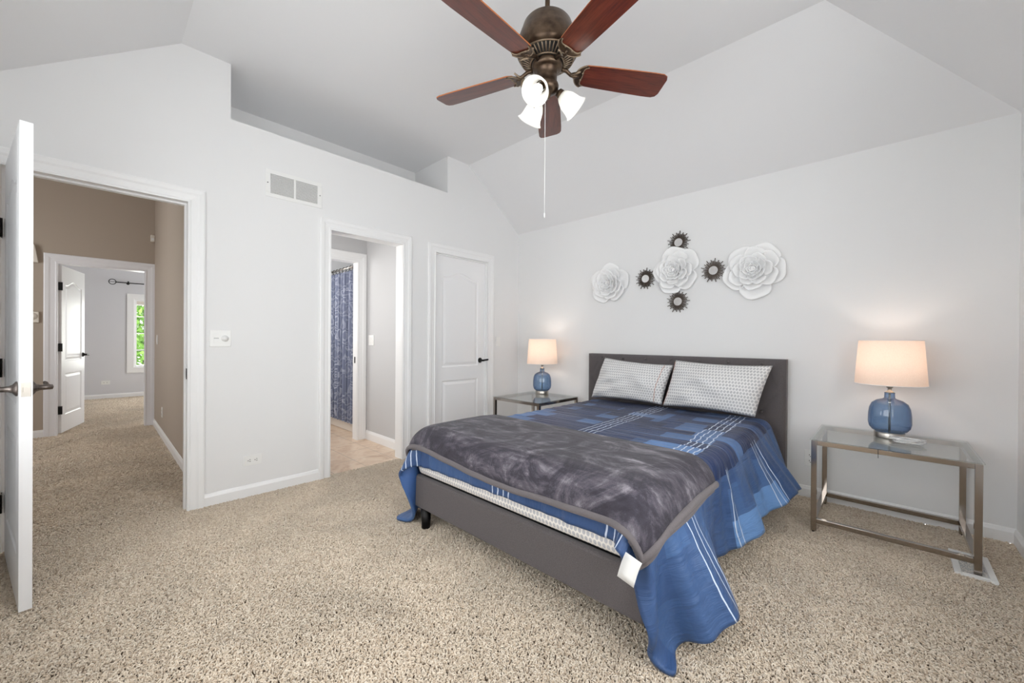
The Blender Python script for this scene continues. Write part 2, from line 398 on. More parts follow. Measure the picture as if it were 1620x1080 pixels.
# ------------------------------------------------------------------ setting: walls, ceiling, floors
def fx(x):      # plane at constant x: (s=y, z, d) -> d outwards towards +x
    return lambda s, z, d: (x + d, s, z)
def fy(y, sg=-1):
    return lambda s, z, d: (s, y + sg * d, z)
def struct(o, label, cat='wall'):
    return tag(o, label, cat, kind='structure')
def top_z(y):
    if y < YT0: return ZB + (ZC - ZB) * (y - YF) / (YT0 - YF)
    if y > YT1: return ZB + (ZC - ZB) * (YB - y) / (YB - YT1)
    return ZC
D1 = (-0.345, 0.405, 2.015)   # clear openings in the left wall: y0, y1, head
D2 = (1.318, 1.980, 2.020)
D3 = (2.352, 3.066, 2.010)
JT = .02
NY0, NY1, NZ, NX = 0.635, 2.495, 2.650, -3.915
mb = MB()
ys = sorted({YF, D1[0] - JT, D1[1] + JT, D2[0] - JT, D2[1] + JT, D3[0] - JT, D3[1] + JT, YB, YT0, YT1, NY0, NY1})
for a, b in zip(ys[:-1], ys[1:]):
    mid = (a + b) / 2; zlo = 0
    for D in (D1, D2, D3):
        if D[0] - JT <= mid <= D[1] + JT: zlo = D[2] + JT
    niche = NY0 < mid < NY1
    za, zb = (NZ, NZ) if niche else (top_z(a), top_z(b))
    mb.prism([(a, zlo), (b, zlo), (b, zb), (a, za)], fx(XL), 0, -TW)
# the plant shelf recess above
mb.box(NX, XL - TW, NY0, NY1, NZ - .03, NZ)
mb.box(NX - .05, NX, NY0 - .05, NY1 + .05, NZ - .03, ZC)
mb.box(NX, XL - TW, NY0 - .05, NY0, NZ - .03, ZC)
mb.box(NX, XL - TW, NY1, NY1 + .05, NZ - .03, ZC)
struct(mb.build('wall_left', M['wall']), 'white wall with the doorways and the recessed shelf above')
struct(MB().box(XL - TW, XR + .15, YB, YB + .15, 0, ZB + .02).build('wall_back', M['wall']), 'pale wall behind the bed')
# right and front walls with their windows
WR = (0.15, 1.85, 0.70, 2.15); WF = (-2.45, -0.15, 0.70, 2.15)
mb = MB()
mb.box(XR, XR + .15, YF - .15, WR[0], 0, ZB + .02).box(XR, XR + .15, WR[1], YB, 0, ZB + .02).box(XR, XR + .15, WR[0], WR[1], 0, WR[2]).box(XR, XR + .15, WR[0], WR[1], WR[3], ZB + .02)
struct(mb.build('wall_right', M['wall']), 'white window wall at the right edge')
mb = MB()
mb.box(XL - TW, WF[0], YF - .15, YF, 0, ZB + .02).box(WF[1], XR, YF - .15, YF, 0, ZB + .02).box(WF[0], WF[1], YF - .15, YF, 0, WF[2]).box(WF[0], WF[1], YF - .15, YF, WF[3], ZB + .02)
struct(mb.build('wall_front', M['wall']), 'white window wall behind the viewer')
# tray ceiling
mb = MB(); t_ = .06
A = [(XL - TW, YF, ZB), (XR, YF, ZB), (XR, YB, ZB), (XL - TW, YB, ZB)]
Bq = [(XL - TW, YT0, ZC), (XT, YT0, ZC), (XT, YT1, ZC), (XL - TW, YT1, ZC)]
V = A + Bq + [(p[0], p[1], p[2] + t_) for p in A + Bq]
Q = [(4, 5, 6, 7), (0, 1, 5, 4), (1, 2, 6, 5), (2, 3, 7, 6)]
mb.add(V, Q + [tuple(i + 8 for i in q[::-1]) for q in Q])
mb.box(NX - .05, XL - TW + .001, NY0 - .05, NY1 + .05, ZC, ZC + t_)
struct(mb.build('ceiling', M['ceil'], fix=False), 'white vaulted tray ceiling with sloping sides', 'ceiling')

# floors: carpet with a real looped pile
def pile_nodes(name, density, scale, mat, seed):
    ng = bpy.data.node_groups.new(name, 'GeometryNodeTree')
    ng.interface.new_socket('Geometry', in_out='INPUT', socket_type='NodeSocketGeometry')
    ng.interface.new_socket('Geometry', in_out='OUTPUT', socket_type='NodeSocketGeometry')
    N, L = ng.nodes, ng.links
    gi, go = N.new('NodeGroupInput'), N.new('NodeGroupOutput')
    dp = N.new('GeometryNodeDistributePointsOnFaces'); dp.distribute_method = 'POISSON'; dp.inputs['Density Max'].default_value = density; dp.inputs['Distance Min'].default_value = .0047 * scale; dp.inputs['Seed'].default_value = seed
    bz = N.new('GeometryNodeCurveQuadraticBezier'); bz.inputs['Resolution'].default_value = 3
    bz.inputs['Start'].default_value = (0, 0, -.002); bz.inputs['Middle'].default_value = (.001, 0, .018); bz.inputs['End'].default_value = (.0125, 0, .0095)
    ci = N.new('GeometryNodeCurvePrimitiveCircle'); ci.inputs['Resolution'].default_value = 5; ci.inputs['Radius'].default_value = .0031
    cm = N.new('GeometryNodeCurveToMesh'); cm.inputs['Fill Caps'].default_value = True
    ss = N.new('GeometryNodeSetShadeSmooth'); sm = N.new('GeometryNodeSetMaterial'); sm.inputs['Material'].default_value = mat
    L.new(bz.outputs[0], cm.inputs['Curve']); L.new(ci.outputs['Curve'], cm.inputs['Profile Curve']); L.new(cm.outputs[0], ss.inputs['Geometry']); L.new(ss.outputs[0], sm.inputs['Geometry'])
    ip = N.new('GeometryNodeInstanceOnPoints'); L.new(gi.outputs[0], dp.inputs['Mesh']); L.new(dp.outputs['Points'], ip.inputs['Points']); L.new(sm.outputs[0], ip.inputs['Instance'])
    rv = N.new('FunctionNodeRandomValue'); rv.data_type = 'FLOAT_VECTOR'; rv.inputs[0].default_value = (-.5, -.5, 0); rv.inputs[1].default_value = (.5, .5, 6.2832)
    pos = N.new('GeometryNodeInputPosition'); nz = N.new('ShaderNodeTexNoise'); nz.inputs['Scale'].default_value = 2.2; nz.inputs['Detail'].default_value = 3
    L.new(pos.outputs[0], nz.inputs['Vector'])
    L.new(rv.outputs[0], ip.inputs['Rotation'])
    rs = N.new('FunctionNodeRandomValue'); rs.data_type = 'FLOAT'; rs.inputs[2].default_value = .72 * scale; rs.inputs[3].default_value = 1.25 * scale
    L.new(rs.outputs[1], ip.inputs['Scale'])
    jn = N.new('GeometryNodeJoinGeometry'); L.new(gi.outputs[0], jn.inputs[0]); L.new(ip.outputs[0], jn.inputs[0]); L.new(jn.outputs[0], go.inputs[0])
    return ng
PZ = -.008
def carpet(name, rects, density, scale, label, seed, z=PZ):
    mb = MB()
    for (x0, x1, y0, y1) in rects: mb.add([(x0, y0, z), (x1, y0, z), (x1, y1, z), (x0, y1, z)], [(0, 1, 2, 3)])
    o = mb.build(name, M['backing'], fix=False); struct(o, label, 'floor')
    m = o.modifiers.new('pile', 'NODES'); m.node_group = pile_nodes(name + '_pile', density, scale, M['pile'], seed)
    return o
carpet('floor', [(XL - .04, XR, YF, YB), (XL - TW, XL - .04, D1[0], D1[1])], 62000, .72, 'beige frieze carpet of the bedroom', 1)
carpet('floor_hall', [(-6.93, XL - TW, -1.6, .51), (-10.45, -6.93, -1.6, 2.4)], 30000, 1.0, 'beige carpet running down the hallway', 2)
struct(MB().box(-5.6, XL - .04, .55, 2.9, -.03, .0).build('floor_tile', M['tile']), 'beige stone tile floor of the bathroom', 'floor')

# ------------------------------------------------------------------ trim
def casing(mb, fn, s0, s1, H, wd=.088, prof=None, sides=(1, 1)):
    prof = prof or [(0, 0), (0, .011), (.010, .013), (.018, .009), (.046, .012), (.058, .017), (.080, .019), (.088, .015), (.088, 0)]
    prof = [(a * wd / .088, d) for a, d in prof]
    for k in range(len(prof)):
        (a, d), (b, e) = prof[k], prof[(k + 1) % len(prof)]
        P1 = [fn(s0 - a, 0, d), fn(s0 - a, H + a, d), fn(s1 + a, H + a, d), fn(s1 + a, 0, d)]
        P2 = [fn(s0 - b, 0, e), fn(s0 - b, H + b, e), fn(s1 + b, H + b, e), fn(s1 + b, 0, e)]
        mb.add(P1 + P2, [(0, 1, 5, 4), (1, 2, 6, 5), (2, 3, 7, 6)])
    return mb
def jamb(mb, fn, s0, s1, H, d0, d1, stop=None):
    mb.prism([(s0 - JT, 0), (s0, 0), (s0, H), (s0 - JT, H)], fn, d0, d1)
    mb.prism([(s1, 0), (s1 + JT, 0), (s1 + JT, H), (s1, H)], fn, d0, d1)
    mb.prism([(s0 - JT, H), (s1 + JT, H), (s1 + JT, H + JT), (s0 - JT, H + JT)], fn, d0, d1)
    if stop is not None:
        a, b = stop; q = .011
        mb.prism([(s0, 0), (s0 + q, 0), (s0 + q, H - q), (s0, H - q)], fn, a, b)
        mb.prism([(s1 - q, 0), (s1, 0), (s1, H - q), (s1 - q, H - q)], fn, a, b)
        mb.prism([(s0, H - q), (s1, H - q), (s1, H), (s0, H)], fn, a, b)
    return mb
def baseboard(mb, fn, s0, s1, h=.083):
    prof = [(0, 0), (.013, 0), (.013, h * .72), (.009, h * .84), (.006, h * .95), (.002, h), (0, h)]
    n = len(prof); v = [fn(s0, z, d) for d, z in prof] + [fn(s1, z, d) for d, z in prof]
    mb.add(v, [(i, (i + 1) % n, n + (i + 1) % n, n + i) for i in range(n)] + [tuple(range(n)), tuple(range(2 * n - 1, n - 1, -1))])
    return mb
CW = .090
mb = MB(); baseboard(mb, fx(XL), D1[1] + CW, D2[0] - CW); baseboard(mb, fx(XL), D2[1] + CW, D3[0] - CW); baseboard(mb, fx(XL), D3[1] + CW, YB)
struct(mb.build('baseboard_left', M['trim']), 'white baseboard along the doorway wall', 'baseboard')
struct(baseboard(MB(), fy(YB), XL, XR).build('baseboard_back', M['trim']), 'white baseboard behind the bed', 'baseboard')
struct(baseboard(MB(), lambda s, z, d: (XR - d, s, z), YF, YB).build('baseboard_right', M['trim']), 'white baseboard of the window wall at right', 'baseboard')

# trims of the open bathroom doorway
mb = MB(); casing(mb, fx(XL), D2[0], D2[1], D2[2], CW); jamb(mb, fx(XL), D2[0], D2[1], D2[2], .002, -TW - .002)
struct(mb.build('trim_2', M['trim']), 'white casing of the open bathroom doorway', 'door casing')

# ------------------------------------------------------------------ doors
def arch_panel(x0, x1, z0, z1, rise, n=24):
    pts = [(x0, z0), (x1, z0)]
    for i in range(n + 1):
        q = i / n; x = x1 + (x0 - x1) * q; e = abs(2 * q - 1)
        h = 0 if e > .84 else .5 * (1 + math.cos(PI * min(1, e / .84)))
        pts.append((x, z1 + rise * h))
    return pts
def rect_panel(x0, x1, z0, z1): return [(x0, z0), (x1, z0), (x1, z1), (x0, z1)]
def inset(poly, d):
    n = len(poly); out = []
    for i in range(n):
        p0, p1, p2 = Vector(poly[i - 1]), Vector(poly[i]), Vector(poly[(i + 1) % n])
        a = (p1 - p0); b = (p2 - p1)
        a = a.normalized() if a.length > 1e-7 else b.normalized(); b = b.normalized() if b.length > 1e-7 else a
        na, nb = Vector((-a.y, a.x)), Vector((-b.y, b.x)); k = (na + nb)
        k = k / max(.3, k.dot(na)); out.append((p1.x + k.x * d, p1.y + k.y * d))
    return out
def door_leaf(mb, fn, W, H, T, z0=0.012, margin=.108):
    """fn(s, z, d): s along the leaf from the hinge, d from the face at 0 through to T"""
    up = arch_panel(margin, W - margin, .845, H - .215, .055); lo = rect_panel(margin, W - margin, .215, .70)
    outer = [(0, z0), (W, z0), (W, H), (0, H)]
    for side in (0, 1):
        f = (lambda s, z, d: fn(s, z, d)) if side == 0 else (lambda s, z, d: fn(s, z, T - d))
        polys = [outer, up, lo]; flat = [p for q in polys for p in q]
        tri = tessellate_polygon([[Vector((p[0], p[1], 0)) for p in q] for q in polys])
        mb.add([f(p[0], p[1], 0) for p in flat], [tuple(t) for t in tri])
        for P in (up, lo):
            rings = [(0, 0), (.004, .005), (.012, .008), (.020, .008), (.045, .0015)]
            L = [([f(p[0], p[1], d) for p in inset(P, i)]) for i, d in rings]; n = len(P)
            for A_, B_ in zip(L[:-1], L[1:]): mb.add(A_ + B_, [(i, (i + 1) % n, n + (i + 1) % n, n + i) for i in range(n)])
            q = inset(P, rings[-1][0]); tri = tessellate_polygon([[Vector((p[0], p[1], 0)) for p in q]])
            mb.add(L[-1], [tuple(t) for t in tri])
    n = 4; v = [fn(p[0], p[1], 0) for p in outer] + [fn(p[0], p[1], T) for p in outer]
    mb.add(v, [(i, (i + 1) % n, n + (i + 1) % n, n + i) for i in range(n)])
    return mb
def lever(mb, c, out, along, L=.11, r=.009, rose=.031, scroll=True):
    c, out, along = Vector(c), Vector(out).normalized(), Vector(along).normalized(); up = Vector((0, 0, 1))
    mb.lathe([(0, 0), (rose, 0), (rose * .98, .005), (rose * .55, .014), (.012, .024), (.011, .040), (.0105, .060), (0, .062)], c, out, 24)
    p = [c + out * .052 + along * (L * q) for q in (-.08, .0, .2, .45, .7, .9)]
    rr = [r * .8, r * 1.25, r * 1.15, r, r * 1.05, r * 1.1]
    if scroll:
        p += [c + out * .052 + along * (L * 1.0) + up * .002, c + out * .050 + along * (L * 1.04) + up * .010, c + out * .046 + along * (L * .98) + up * .014]; rr += [r * 1.05, r * .85, r * .55]
    mb.tube(p, rr, 12)
    return mb
def hinge(mb, fn_leaf, fn_jamb, z):
    for f in (fn_leaf, fn_jamb): mb.prism([(.002, z), (.036, z), (.036, z + .09), (.002, z + .09)], f, -.0005, .0025)
    return mb

# door 1: the open bedroom door
d1 = thing('door_1', 'open white panel door at the left edge of the room', 'door', (XL, D1[0], 0), kind='structure')
mb = MB(); casing(mb, fx(XL), D1[0], D1[1], D1[2], CW)
mb.build('door_casing', M['trim'], d1)
mb = MB(); jamb(mb, fx(XL), D1[0], D1[1], D1[2], .002, -TW - .002, (-.042, -.075)); mb.build('door_jamb', M['trim'], d1)
mb = MB(); mb.box(XL - .040, XL - .008, D1[1] - .002, D1[1] + .001, .86, .93).box(XL - .030, XL - .016, D1[1] - .0035, D1[1], .875, .915); mb.build('strike_plate', M['black'], d1)
A1 = math.radians(8.4); ex = Vector((math.cos(A1), math.sin(A1), 0)); ey = Vector((-math.sin(A1), math.cos(A1), 0)); H1 = Vector((XL + .022, -.328, 0))
def fl1(s, z, d): p = H1 + ex * s + ey * d; return (p.x, p.y, z)
leaf1 = door_leaf(MB(), fl1, .752, 2.006, .036).build('door_leaf', M['door'], d1)
mb = MB(); c = Vector(fl1(.752 - .064, .915, 0)); lever(mb, c, -ey, -ex, .115); mb.build('lever_handle', M['pewter'], leaf1)
mb = MB(); c = Vector(fl1(.752 - .064, .915, .036)); lever(mb, c, ey, -ex, .115); mb.build('lever_handle', M['pewter'], leaf1)
mb = MB(); c = Vector(fl1(.752, .915, .018)); mb.obox(c, ex, ey, (0, 0, 1), .0015, .0125, .029); mb.obox(c + ex * .005, ex, ey, (0, 0, 1), .005, .0075, .010); mb.build('latch_plate', M['nickel'], leaf1)
for z in (.27, .97, 1.69):
    mb = MB(); k = Vector((XL + .010, D1[0] + .002, z))
    mb.tube([k + Vector((.004, 0, -.048)), k + Vector((.004, 0, .048))], .0075, 10)
    mb.obox(k + Vector((-.026, -.0005, 0)), (1, 0, 0), (0, 1, 0), (0, 0, 1), .026, .0022, .046)
    mb.obox(Vector(fl1(.0, z, .016)) - ex * .001, ex, ey, (0, 0, 1), .0022, .017, .046)
    for q in (-.03, 0, .03): mb.lathe([(0, .004), (.0045, .0035), (.005, 0)], k + Vector((-.026 + .008 * (q == 0), .002, q)), (0, 1, 0), 10, 1)
    mb.build('hinge', [M['black'], M['nickel']], d1)

# door 3: the closed closet door
d3 = thing('door_3', 'closed white arched panel door between the bathroom doorway and the corner', 'door', (XL, D3[0], 0), kind='structure')
casing(MB(), fx(XL), D3[0], D3[1], D3[2], CW).build('door_casing', M['trim'], d3)
jamb(MB(), fx(XL), D3[0], D3[1], D3[2], .002, -TW - .002, (-.018, -.036)).build('door_jamb', M['trim'], d3)
def fl3(s, z, d): return (XL - .036 - d, D3[0] + .003 + s, z)
leaf3 = door_leaf(MB(), fl3, D3[1] - D3[0] - .006, 2.004, .035).build('door_leaf', M['door'], d3)
mb = MB(); lever(mb, fl3(.634, .90, 0), (1, 0, 0), (0, .97, .10), .085, .009, .030, False); mb.build('lever_handle', M['black'], leaf3)

# ------------------------------------------------------------------ hallway
HE, HY = -6.87, .51
D4 = (-.312, .418, 1.972)
mb = MB()
mb.box(HE - TW, HE, -1.75, D4[0] - JT, 0, 3.2).box(HE - TW, HE, D4[1] + JT, HY, 0, 3.2).box(HE - TW, HE, D4[0] - JT, D4[1] + JT, D4[2] + JT, 3.2)
struct(mb.build('wall_hall_end', M['taupe']), 'taupe wall at the end of the hallway')
struct(MB().box(HE - TW, XL - TW, HY, HY + .04, 0, 3.2).build('wall_hall_right', M['taupe']), 'taupe right wall of the hallway')
mb = MB(); mb.box(HE - TW, -5.95, -1.75, -1.63, 0, 3.2).box(-4.65, XL - TW, -1.75, -1.63, 0, 3.2).box(-5.95, -4.65, -1.75, -1.63, 0, .9).box(-5.95, -4.65, -1.75, -1.63, 2.35, 3.2)
struct(mb.build('wall_hall_left', M['taupe']), 'taupe left wall of the hallway')
mb = MB(); mb.box(XL - TW - .02, XL - TW, -1.75, D1[0] - JT, 0, 3.2).box(XL - TW - .02, XL - TW, D1[1] + JT, HY, 0, 3.2).box(XL - TW - .02, XL - TW, D1[0] - JT, D1[1] + JT, D1[2] + JT, 3.2)
struct(mb.build('wall_hall_near', M['taupe']), 'taupe hallway side of the bedroom wall')
struct(MB().box(HE - TW, XL - TW, -1.75, HY + .04, 3.2, 3.25).build('ceiling_hall', M['ceil']), 'white hallway ceiling', 'ceiling')
mb = MB(); baseboard(mb, lambda s, z, d: (s, HY - d, z), HE, XL - TW - .03, .088)
struct(mb.build('baseboard_hall_right', M['trim']), 'white baseboard of the hallway right wall', 'baseboard')
struct(baseboard(MB(), fx(HE), -1.63, D4[0] - CW, .088).build('baseboard_hall_end', M['trim']), 'white baseboard left of the hallway end door', 'baseboard')
d4 = thing('door_4', 'open white arched panel door at the end of the hallway', 'door', (HE, D4[0], 0), kind='structure')
casing(MB(), fx(HE), D4[0], D4[1], D4[2], .105).build('door_casing', M['trim_grey'], d4)
jamb(MB(), fx(HE), D4[0], D4[1], D4[2], .002, -TW - .002).build('door_jamb', M['trim_grey'], d4)
A4 = math.atan2(.185, -.755); e4 = Vector((math.cos(A4), math.sin(A4), 0)); n4 = Vector((e4.y, -e4.x, 0)); H4 = Vector((HE - .10, D4[0] + .025, 0))
if n4.dot(Vector((1, 1, 0))) < 0: n4 = -n4
def fl4(s, z, d): p = H4 + e4 * s - n4 * d; return (p.x, p.y, z)
leaf4 = door_leaf(MB(), fl4, .72, 1.965, .035).build('door_leaf', M['door'], d4)
mb = MB(); lever(mb, fl4(.66, .905, 0), n4, -e4, .10, .009, .03, False); mb.build('lever_handle', M['black'], leaf4)
for z in (.28, 1.01, 1.72):
    MB().obox(H4 + Vector((.012, -.008, z)), (1, 0, 0), (0, 1, 0), (0, 0, 1), .022, .017, .046).build('hinge', M['black'], d4)

# room beyond the hallway
FX = -10.45
WN = (.492, 1.45, .565, 1.86)
mb = MB(); mb.box(FX - .15, FX, -1.9, WN[0], 0, 3.2).box(FX - .15, FX, WN[1], 2.55, 0, 3.2).box(FX - .15, FX, WN[0], WN[1], 0, WN[2]).box(FX - .15, FX, WN[0], WN[1], WN[3], 3.2)
struct(mb.build('wall_far', M['greywall']), 'pale grey window wall of the room beyond the hallway')
mb = MB(); mb.box(FX, HE - TW, -1.9, -1.75, 0, 3.2)
struct(mb.build('wall_far_left', M['greywall']), 'pale grey left wall of the room beyond the hallway')
mb = MB(); mb.box(FX, -9.5, 2.4, 2.55, 0, 3.2).box(-7.9, HE - TW, 2.4, 2.55, 0, 3.2).box(-9.5, -7.9, 2.4, 2.55, 0, .7).box(-9.5, -7.9, 2.4, 2.55, 2.1, 3.2)
struct(mb.build('wall_far_right', M['greywall']), 'pale grey right wall of the room beyond the hallway')
struct(MB().box(HE - TW - .02, HE - TW, .55, 2.55, 0, 3.2).build('wall_far_near', M['greywall']), 'pale grey near wall of the room beyond the hallway')
struct(MB().box(FX - .15, HE - TW, -1.9, 2.55, 3.2, 3.25).build('ceiling_far', M['ceil']), 'white ceiling of the room beyond the hallway', 'ceiling')
struct(baseboard(MB(), fx(FX), -1.75, 2.4, .085).build('baseboard_far', M['trim']), 'white baseboard under the far window', 'baseboard')
def window(name, fn, s0, s1, z0, z1, label, mull, depth=.15, cw=.105):
    t = thing(name, label, 'window', fn(s0, z0, 0), kind='structure'); mb = MB()
    for k in range(1):
        prof = [(0, 0), (0, .012), (.012, .016), (cw, .018), (cw, 0)]
        for q in range(len(prof)):
            (a, d), (b, e) = prof[q], prof[(q + 1) % len(prof)]
            P1 = [fn(s0 - a, z0 - a, d), fn(s0 - a, z1 + a, d), fn(s1 + a, z1 + a, d), fn(s1 + a, z0 - a, d)]
            P2 = [fn(s0 - b, z0 - b, e), fn(s0 - b, z1 + b, e), fn(s1 + b, z1 + b, e), fn(s1 + b, z0 - b, e)]
            mb.add(P1 + P2, [(0, 1, 5, 4), (1, 2, 6, 5), (2, 3, 7, 6), (3, 0, 4, 7)])
    mb.build('window_casing', M['trim'], t); mb = MB(); g = .03
    for (a, b, c_, d_) in ((s0, s0 + g, z0, z1), (s1 - g, s1, z0, z1), (s0 + g, s1 - g, z0, z0 + g), (s0 + g, s1 - g, z1 - g, z1)):
        mb.prism([(a, c_), (b, c_), (b, d_), (a, d_)], fn, -.02, -depth)
    mb.build('window_frame', M['trim'], t); mb = MB()
    ns, nz = mull
    for i in range(1, ns): x = s0 + (s1 - s0) * i / ns; mb.prism([(x - .007, z0 + g), (x + .007, z0 + g), (x + .007, z1 - g), (x - .007, z1 - g)], fn, -.075, -.092)
    for i in range(1, nz): z = z0 + (z1 - z0) * i / nz; mb.prism([(s0 + g, z - .007), (s1 - g, z - .007), (s1 - g, z + .007), (s0 + g, z + .007)], fn, -.0755, -.0925)
    mb.build('muntins', M['trim'], t)
    MB().prism([(s0 + g, z0 + g), (s1 - g, z0 + g), (s1 - g, z1 - g), (s0 + g, z1 - g)], fn, -.081, -.086).build('pane', M['pane'], t)
    return t
wf_ = window('window_3', fx(FX), WN[0], WN[1], WN[2], WN[3], 'white framed window with green trees outside beyond the hallway', (2, 4))
MB().box(FX - .07, FX - .02, WN[0] + .03, WN[1] - .03, WN[3] - .10, WN[3] - .03).build('roller_blind', M['cream'], wf_)
window('window_1', lambda s, z, d: (s, YF + d, z), WF[0], WF[1], WF[2], WF[3], 'wide white window behind the viewer', (3, 2))
window('window_2', lambda s, z, d: (XR - d, s, z), WR[0], WR[1], WR[2], WR[3], 'wide white window in the right wall', (2, 2))
# curtain rod
cr = thing('curtain_rod', 'black curtain rod with a ring finial over the far window', 'curtain rod', (FX + .10, .18, 2.155))
MB().tube([(FX + .1, .235, 2.155), (FX + .1, 1.75, 2.155)], .009, 10).build('rod', M['black'], cr)
mb = MB(); mb.tube([(FX + .1, .19 + .047 * math.cos(q), 2.158 + .047 * math.sin(q)) for q in np.linspace(0, 2 * PI, 21)[:-1]], .006, 8, closed=True)
mb.tube([(FX + .1, .143, 2.158), (FX + .1, .237, 2.158)], .004, 6); mb.build('finial', M['black'], cr)
mb = MB(); mb.tube([(FX + .0, .40, 2.15), (FX + .1, .40, 2.15)], .007, 8).lathe([(0, 0), (.022, 0), (.022, .006), (0, .007)], (FX + .0005, .40, 2.15), (1, 0, 0), 14)
mb.tube([(FX + .1, .40, 2.125), (FX + .1, .40, 2.185)], .012, 8); mb.build('bracket', M['black'], cr)
# outside
struct(MB().box(-40, -10.8, -25, 25, -3.3, -3.2).build('ground', M['lawn']), 'green lawn outside', 'ground')
def tree(x, y, seed, label, R=1.5, n=9000):
    t = thing('tree', label, 'tree', (x, y, -3.2), 'trees outside the far window')
    MB().tube([(x, y, -3.2), (x + .05, y, -1.2), (x - .05, y + .05, .6), (x, y, 2.0)], [.16, .13, .10, .04], 10).build('trunk', M['bark'], t)
    rg = np.random.default_rng(seed); cen = rg.normal(0, 1, (40, 3)) * (R * .5, R * .6, 1.2) + (x, y, .9)
    ci = rg.integers(0, 40, n); p = cen[ci] + rg.normal(0, .28, (n, 3)); a = rg.normal(0, 1, (n, 3)); a /= np.linalg.norm(a, axis=1)[:, None]
    b = np.cross(a, rg.normal(0, 1, (n, 3))); b /= np.linalg.norm(b, axis=1)[:, None]; s = rg.uniform(.05, .10, (n, 1))
    V = np.stack([p - a * s, p + b * s * .45, p + a * s, p - b * s * .45], 1).reshape(-1, 3)
    me = bpy.data.meshes.new('crown'); me.from_pydata((V - np.array([x, y, -3.2])).tolist(), [], np.arange(n * 4).reshape(n, 4).tolist()); me.materials.append(M['leaf'])
    o = bpy.data.objects.new('crown', me); COL.objects.link(o); o.parent = t
tree(-13.6, .85, 3, 'leafy bright green tree right outside the far window')
tree(-18.5, 3.2, 4, 'green tree standing farther back outside the far window', 1.9)

# ------------------------------------------------------------------ bathroom
BE, BYR = -4.30, 2.112
D5 = (1.25, 2.003, 1.985)
struct(MB().box(BE - .1, XL - TW, BYR, BYR + .04, 0, 2.7).build('wall_bath_right', M['bathwall']), 'grey right wall of the bathroom passage')
mb = MB(); mb.box(BE - .1, BE, .55, D5[0] - JT, 0, 2.7).box(BE - .1, BE, D5[1] + JT, BYR, 0, 2.7).box(BE - .1, BE, D5[0] - JT, D5[1] + JT, D5[2] + JT, 2.7)
struct(mb.build('wall_bath_end', M['bathwall']), 'grey wall with the inner bathroom doorway')
mb = MB(); mb.box(XL - TW - .01, XL - TW, .55, D2[0] - JT, 0, 2.64).box(XL - TW - .01, XL - TW, D2[1] + JT, BYR, 0, 2.64).box(XL - TW - .01, XL - TW, D2[0] - JT, D2[1] + JT, D2[2] + JT, 2.64)
struct(mb.build('wall_bath_near', M['bathwall']), 'grey bathroom side of the bedroom wall')
struct(MB().box(-5.6, XL - TW, .52, 2.9, 2.45, 2.5).build('ceiling_bath', M['ceil']), 'white bathroom ceiling', 'ceiling')
struct(MB().box(-5.6, XL - TW, .551, .56, 0, 2.45).build('wall_bath_left', M['bathwall']), 'grey left wall of the bathroom')
struct(MB().box(-5.6, BE - .1, 2.85, 2.9, 0, 2.45).build('wall_tub_back', M['bathwall']), 'pale wall behind the bathtub')
struct(MB().box(-5.65, -5.6, .52, 2.9, 0, 2.45).build('wall_tub_end', M['bathwall']), 'pale wall at the end of the bathtub')
struct(baseboard(MB(), fy(BYR), BE + .004, XL - TW - .003, .10).build('baseboard_bath', M['trim']), 'white baseboard in the bathroom passage', 'baseboard')
mb = MB(); casing(mb, fx(BE), D5[0], D5[1], D5[2], .105); jamb(mb, fx(BE), D5[0], D5[1], D5[2], .002, -.102)
struct(mb.build('trim_5', M['trim']), 'white casing of the inner bathroom doorway', 'door casing')
tag(MB().box(BE - .062, BE - .04, D5[1] - .003, D5[1] + .001, .86, .93).build('strike_plate', M['black']), 'small dark strike plate on the inner bathroom door frame', 'strike plate')
tb = thing('bathtub', 'pale bathtub behind the blue seashell shower curtain', 'bathtub', (-5.0, 2.15, 0))
mb = MB(); mb.box(-5.58, BE - .11, 2.125, 2.15, 0, .42).box(-5.58, BE - .11, 2.15, 2.23, .38, .42).box(-5.58, BE - .11, 2.77, 2.84, .0, .42).box(-5.58, -5.5, 2.15, 2.77, 0, .42).box(BE - .19, BE - .11, 2.15, 2.77, 0, .42).box(-5.5, BE - .19, 2.23, 2.77, .05, .09)
mb.build('basin', M['porcelain'], tb, bevel=.012)
cur = thing('shower_curtain', 'blue shower curtain printed with seashells and starfish', 'shower curtain', (-5.0, 2.08, 0.1))
us = np.linspace(0, 1, 150); zs = np.linspace(.13, 1.945, 12)
P = np.zeros((150, 12, 3)); 
for i, q in enumerate(us):
    x = -5.55 + (BE - .13 + 5.55) * q
    for j, z in enumerate(zs): P[i, j] = (x + .006 * math.sin(q * 130 + z), 2.085 + .026 * math.sin(q * 92 + .4 * math.sin(z * 1.7 + q * 9)) * (.75 + .25 * (1.95 - z)), z)
mb = MB(); mb.grid(P)
co = mb.build('cloth', M['shells'], cur, fix=False); uvl = co.data.uv_layers.new(name='UVMap')
for pl_ in co.data.polygons:
    for li in pl_.loop_indices:
        vi = co.data.loops[li].vertex_index; uvl.data[li].uv = (us[vi // 12] * 1.75, zs[vi % 12])
for k in range(13):
    x = -5.5 + k * .085 * 1.12
    MB().tube([(x, 2.085 + .022 * math.cos(q), 1.975 + .028 * math.sin(q)) for q in np.linspace(0, 2 * PI, 13)[:-1]], .0035, 6, closed=True).build('hook', M['black'], cur)
tag(MB().tube([(-5.6, 2.085, 1.985), (BE - .10, 2.085, 1.985)], .0125, 12).build('shower_rod', M['nickel']), 'chrome shower rod carrying the seashell curtain', 'shower rod')

